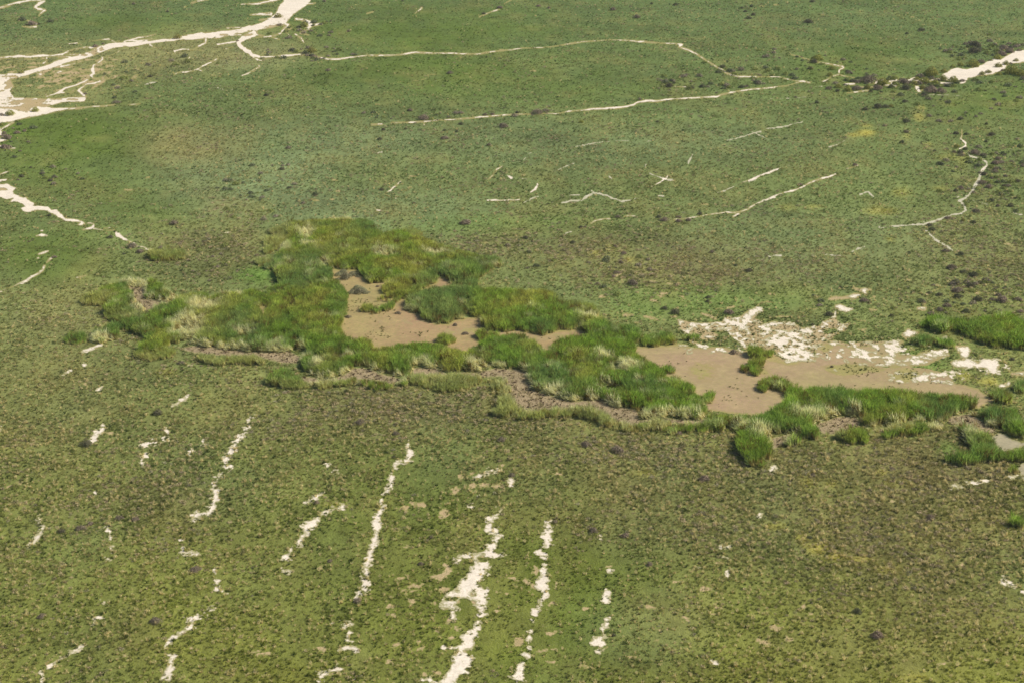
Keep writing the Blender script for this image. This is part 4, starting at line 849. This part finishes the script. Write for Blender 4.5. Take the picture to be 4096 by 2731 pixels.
# --- dry bits on the mud: stubble, little dark tufts
x, y = strips(260, 520, lambda s: 2.4)
herby = blob('L', 300, 190, 260, 60) + blob('L', 900, 320, 200, 50) + blob('L', 80, 240, 90, 90) + blob('K', 1880, 60, 150, 60) + blob('L', 1350, 350, 100, 60) + blob('F', 980, 1190, 160, 60) * 0.6 + blob('F', 1250, 1450, 350, 40) * 0.5 + blob('K', 1400, 260, 90, 60) * 0.7
dk = look(dark, x, y); md_ = look(mud, x, y); al = look(allsand, x, y)
nz = fbm(x / 3, y / 4, 71, 3)
k1 = (dk > 0) & (rng.random(len(x)) < 0.55 + nz * 0.5)
k2 = (dk < 0) & (md_ > 0) & (rng.random(len(x)) < np.clip(-0.3 + fbm(x / 6, y / 8, 72, 3) * 0.7 + 0.75 * look(herby, x, y), 0.006, 0.6))
k3 = (look(flat, x, y) > -20) & (al < 0) & (md_ < 0) & (rng.random(len(x)) < 0.5)
kk = k1 | k2 | k3
stub = k1[kk]
x, y = x[kk], y[kk]; n = len(x)
size = np.where(stub, 0.4, 0.38) * (0.6 + 0.8 * rng.random(n))
tc = np.where(stub[:, None], np.where(rng.random(n)[:, None] < 0.5, lin((96, 78, 58)), lin((178, 168, 120))), lin((104, 112, 60))) * (0.7 + 0.5 * rng.random(n))[:, None]
rot = np.column_stack([rng.normal(0, 0.5, n), rng.normal(0, 0.5, n), rng.random(n) * 6.28])
scatter("stubble", np.column_stack([x, y, np.zeros(n)]), rot, np.column_stack([size, size, size]), tc, rng.integers(0, NG, n), tufts,
        kind="stuff", label="dead reed stubble and small tufts on the bare mud")

# --- reeds
palef = np.zeros((NV, NU))
for t, px_, py_, rx, ry in PALE: palef = np.maximum(palef, blob(t, px_, py_, rx, ry))
west = GU < 2560
def reeds(name, cond, label):
    x, y = strips(230, 640, lambda s: 2.6)
    rd = look(reed, x, y)
    pf = look(palef, x, y) + fbm(x / 3, y / 4, 81, 3) * 0.4
    fr = fbm(x / 2.6, y / 3.4, 87, 3); fringe = (rd < 10) & (look(dark, x, y) > -18) & (fr > -0.2)
    ridge = np.clip(fbm(x / 5, y / 3, 88, 3) * 3.2 - 1.0, 0, 1)
    pf = np.clip(pf * 2.0 - 0.3, 0, 1) * (look(palef, x, y) > 0.08)
    pf = np.clip(pf + fringe * 0.95 + ridge * 0.7, 0, 1)
    gap = fbm(x / 3.2, y / 4.2, 82, 3)
    keep = (rd > 0) & look(cond, x, y) & (rng.random(len(x)) < 0.80 + gap * 1.1 - pf * 0.35) & (x < 250)
    x, y, pf, rd, gap = x[keep], y[keep], pf[keep], rd[keep], gap[keep]; n = len(x)
    low = np.clip(rd / 9, 0.45, 1)
    lw = look(lowr, x, y) > 0
    pf = np.where(lw, np.clip(pf * 0.6 + 0.22 + 0.3 * rng.random(n), 0, 1), pf)
    hh = (2.85 + 0.9 * gap) * low ** 0.5 * (0.8 + 0.35 * rng.random(n)) * (1 + 0.22 * fbm(x / 6, y / 8, 83, 2))
    c1, c2, c3, c4 = lin((158, 184, 76)), lin((194, 196, 96)), lin((136, 164, 102)), lin((248, 242, 190))
    a = np.clip(fbm(x / 7, y / 10, 84, 4) * 1.6 + 0.35, 0, 1)[:, None]; b = np.clip(fbm(x / 15, y / 20, 85, 3) * 1.7 + 0.35, 0, 1)[:, None]
    u_, v_ = w2px(x, y)
    a = np.clip(a + np.where(v_ < 1250, 0.2, -0.1)[:, None] - np.where(u_ > 2500, 0.3, 0)[:, None], 0, 1)
    tc = c1 + (c2 - c1) * a; tc = tc + (c3 - tc) * b * 0.6
    tc = tc * (0.62 + 0.7 * rng.random(n) + 0.25 * gap)[:, None]
    tc = tc + (c4 - tc) * (pf[:, None] * (0.65 + 0.35 * rng.random(n)[:, None]))
    dead = (rng.random(n) < 0.10)[:, None]; tc = np.where(dead, lin((132, 112, 58)), tc)
    tc = np.where(lw[:, None], tc * 0.6 + lin((170, 172, 84)) * 0.5, tc)
    lean = rng.normal(0.10, 0.16, n) + pf * np.where(lw, 0.25, 0.75 + 0.25 * rng.random(n))
    az = math.radians(205) + fbm(x / 12, y / 16, 86, 2) * 0.9 + rng.normal(0, 0.25, n)
    rot = np.column_stack([np.zeros(n), lean, az])
    hh = hh * np.where(u_ > 3000, 1.12, 1.0)
    w = hh * (1.05 + 0.3 * rng.random(n)) * (1 + 0.25 * pf)
    scatter(name, np.column_stack([x, y, np.zeros(n)]), rot, np.column_stack([w, w, hh]), tc * 0.92, rng.integers(0, 4, n), canes,
            kind="stuff", label=label)
    print(name, n)
reeds("reed_bed", west, "large central bed of tall green reeds with pale windblown patches")
reeds("reed_bed", ~west, "tall green reed beds at the right beyond the mud flat")

# ------------------------------------------------------------------ bushes, each one a thing
M_bg = bush_material("olive_leaves", (140, 148, 70), (186, 182, 100), (140, 128, 80))
M_bp = bush_material("grey_purple_twigs", (140, 122, 108), (180, 160, 138), (128, 124, 98))
M_bd = bush_material("dark_leaves", (98, 106, 76), (134, 134, 100), (116, 102, 88))
M_stem = bush_material("woody_stems", (84, 66, 50), (104, 86, 66), (84, 70, 56))
PB = {}
for kk_, mt, hz in (('g', M_bg, 0.62), ('p', M_bp, 0.5), ('d', M_bd, 0.52)):
    PB[kk_] = [pmesh("foliage", leafball(900, 0.062, 400 + i * 7 + ord(kk_), 4 + i, hz), mt) for i in range(3)]
PS = [pmesh("stems", stems(500 + i), M_stem) for i in range(3)]
ROW = {'A': 'by the braided far left sand channels', 'B': 'in the far meadow top left of centre', 'C': 'in the far meadow top right of centre', 'D': 'by the far right sandy river', 'E': 'near the left sand stream', 'F': 'around the central reed bed pool', 'G': 'between central reeds and far tracks', 'H': 'along the pale right-hand track', 'I': 'in rough turf left of the reeds', 'J': 'just below the central reed bed', 'K': 'in brown turf below the central reeds', 'L': 'around the right-hand reed bed', 'M': 'in the bottom left turf', 'N': 'among the bottom centre sand strands', 'O': 'in turf right of bottom centre', 'P': 'in the bottom right brown turf'}
DESC = {'g': ('olive green', 'bush'), 'p': ('grey purple', 'shrub'), 'd': ('dark green', 'shrub')}
ORD = ["leftmost", "second", "third", "fourth", "fifth", "sixth", "seventh", "eighth", "ninth", "tenth", "11th", "12th", "13th", "14th", "15th", "16th", "17th", "18th", "19th", "20th",
       "21st", "22nd", "23rd", "24th", "25th", "26th", "27th", "28th", "29th", "30th", "31st", "32nd", "33rd", "34th", "35th", "36th", "37th", "38th", "39th", "40th"] + ["%dth" % i for i in range(41, 80)]
def bush(x, y, r, hz, kind, label, group, rz, parts, var):
    col, noun = DESC[kind]
    name = "bush" if kind == 'g' else "shrub"
    if parts:
        o = bpy.data.objects.new(name, None); o.empty_display_size = 0.5
        scene.collection.objects.link(o)
        for nm, me in (("foliage", PB[kind][var]), ("stems", PS[var])):
            c = bpy.data.objects.new(nm, me); c.parent = o; scene.collection.objects.link(c)
    else:
        o = bpy.data.objects.new(name, PB[kind][var]); scene.collection.objects.link(o)
    o.location = (x, y, 0); o.rotation_euler = (0, 0, rz); o.scale = (r * 1.08, r, r * hz * 1.25)
    o["label"] = label; o["category"] = noun; o["group"] = group
    return o
items = []
for t, pts in parse(BUSH.replace(",g", ",0").replace(",p", ",1").replace(",d", ",2")):
    for p in pts:
        u, v = tp(t, p[0], p[1]); px_, py_ = px2w(u, v)
        zz = py_ * math.cos(PITCH) + H * math.sin(PITCH)
        r = p[2] * K * zz / FPX / 2 * (1.08 if t == "D" else 1.05)
        items.append([t, u, v, px_, py_ + r * 0.8, r, "gpd"[int(p[3])], p[2]])
groups = {}
for it in items: groups.setdefault((it[0], it[6]), []).append(it)
for (t, kd), L in groups.items():
    L.sort(key=lambda q: q[1])
    for i, it in enumerate(L):
        big = it[7]
        it_row = ROW[t]
        szw = "large" if big >= 95 else ("small" if big < 48 else "rounded")
        col, noun = DESC[kd]
        if len(L) == 1: lab = "%s %s %s %s" % (szw, col, noun, ROW[t])
        elif i == len(L) - 1: lab = "%s %s %s %s, rightmost" % (szw, col, noun, ROW[t])
        else: lab = "%s %s %s %s, %s%s" % (szw, col, noun, ROW[t], ORD[i], "" if i == 0 else " from left")
        bush(it[3], it[4], it[5], rng.uniform(0.85, 1.2) * (1.15 if big < 50 else 1), kd, lab, "%s %ss %s" % (col, noun, ROW[t]), rng.random() * 6.28, big >= 80, int(rng.integers(0, 3)))
print("bushes", len(items))

M_th = bush_material('grey_green_leaves', (140, 140, 104), (182, 180, 138), (140, 128, 106))
THK = [pmesh('crown', leafball(1100, 0.058, 700 + i, 5, 0.55), M_th) for i in range(3)]
# the many smaller shrubs that stand between them
thk = np.zeros((NV, NU))
for t, ax, ay, arx, ary, w in (('D', 1250, 720, 520, 60, 1.0), ('D', 1950, 470, 250, 90, .5), ('D', 2200, 420, 180, 50, 1.0), ('D', 2250, 620, 180, 40, .6), ('D', 400, 600, 400, 110, .35), ('C', 1900, 700, 420, 90, .45), ('C', 1600, 750, 220, 20, .5),
        ('D', 1900, 900, 600, 160, .22), ('D', 2000, 1380, 350, 160, .5), ('H', 2100, 200, 330, 260, .55), ('H', 2000, 1050, 420, 180, .8), ('H', 1750, 800, 150, 120, .5), ('H', 1900, 1220, 400, 60, .6), ('B', 1500, 1010, 420, 40, .5), ('B', 500, 460, 260, 40, .5),
        ('B', 480, 250, 200, 60, .3), ('A', 60, 1160, 150, 130, .7), ('A', 350, 1500, 300, 60, .3), ('A', 1200, 650, 500, 120, .10), ('C', 250, 990, 260, 30, .5), ('G', 1100, 900, 400, 160, .12), ('H', 1000, 1150, 500, 90, .25), ('E', 1250, 720, 400, 70, .3), ('E', 1750, 830, 500, 180, .5), ('F', 60, 200, 300, 200, .3), ('G', 600, 760, 700, 140, .2)):
    thk = np.maximum(thk, blob(t, ax, ay, arx, ary) * w)
x, y = strips(330, px2w(2048, 5)[1], lambda s: 0.085)
keep = (rng.random(len(x)) < look(thk, x, y) * np.clip(0.75 + 1.4 * fbm(x / 14, y / 22, 95, 3), 0, 1.5)) & (look(bare, x, y) < 3) & (look(reed, x, y) < 0)
x, y = x[keep], y[keep]; n = len(x)
size = (0.7 + 1.5 * rng.random(n) ** 2) * np.clip(y / 600, 0.75, 1.3)
pick = rng.random(n)[:, None]; u_, v_ = w2px(x, y)
tc = np.where(pick < 0.4, lin((158, 144, 124)), np.where(pick < 0.7, lin((118, 122, 92)), lin((152, 158, 90)))) * (0.8 + 0.4 * rng.random(n))[:, None]
dense = protos("small_shrub", [pmesh("small_shrub", leafball(260, 0.1, 800 + i, 4, 0.62), M_twig) for i in range(4)])
scatter("small_shrubs", np.column_stack([x, y, np.zeros(n)]), np.column_stack([np.zeros(n), np.zeros(n), rng.random(n) * 6.28]), np.column_stack([size, size, size * 1.0]), tc, rng.integers(0, 4, n), dense,
        kind="stuff", label="many small grey and olive shrubs along the far channels and tracks")
print("small shrubs", n)

# the two broad thickets on the pool, each one shrub of several crowns
for name, t, cx, cy, lobes, lab in (
    ("thicket", 'F', 815, 975, [(0, 0, 62, 1.5), (-62, -28, 46, 1.0), (58, -30, 50, 1.15), (-72, 10, 30, .8), (104, -16, 32, .8), (-20, -46, 52, 1.25)], "wide grey green thicket on mud at the top of the central pool, upper of two"),
    ("thicket", 'F', 925, 1100, [(0, 0, 60, 1.2), (-56, 0, 46, .95), (62, 0, 44, .8), (-10, -28, 58, 1.3), (34, -20, 46, 1.0)], "low grey green oval thicket on the mud pool, lower of two")):
    u, v = tp(t, cx, cy); ox, oy = px2w(u, v)
    root = bpy.data.objects.new(name, None); scene.collection.objects.link(root)
    root.location = (ox, oy + 2, 0)
    root["label"] = lab; root["category"] = "thicket"; root["group"] = "grey green thickets on the central mud pool"
    for k, (dx, dy, w, hz) in enumerate(lobes):
        lx, ly = px2w(*tp(t, cx + dx, cy + dy)); zz = ly * math.cos(PITCH) + H * math.sin(PITCH); r = w * K * zz / FPX
        c = bpy.data.objects.new("crown", THK[k % 3])
        c.parent = root; scene.collection.objects.link(c)
        c.location = (lx - ox, ly - oy, 0); c.rotation_euler = (0, 0, k * 1.3); c.scale = (r, r, r * hz * 0.85)

# ------------------------------------------------------------------ the air over the plain
me = bpy.data.meshes.new("haze")
bx = [(-sx * 17000, y, z) for sx in (1, -1) for y in (-4000, 18000) for z in (-1.0, 160.0)]
me.from_pydata(bx, [], [(0, 1, 3, 2), (4, 6, 7, 5), (0, 4, 5, 1), (2, 3, 7, 6), (0, 2, 6, 4), (1, 5, 7, 3)])
hm, n = mat("haze_air")
v = N(n, "ShaderNodeVolumePrincipled"); v.inputs['Color'].default_value = (0.78, 0.87, 1.0, 1); v.inputs['Density'].default_value = 0.00004
o = N(n, "ShaderNodeOutputMaterial"); n.links.new(v.outputs[0], o.inputs['Volume'])
me.materials.append(hm)
link("haze", me, kind="stuff", label="thin blue haze of the air over the plain")
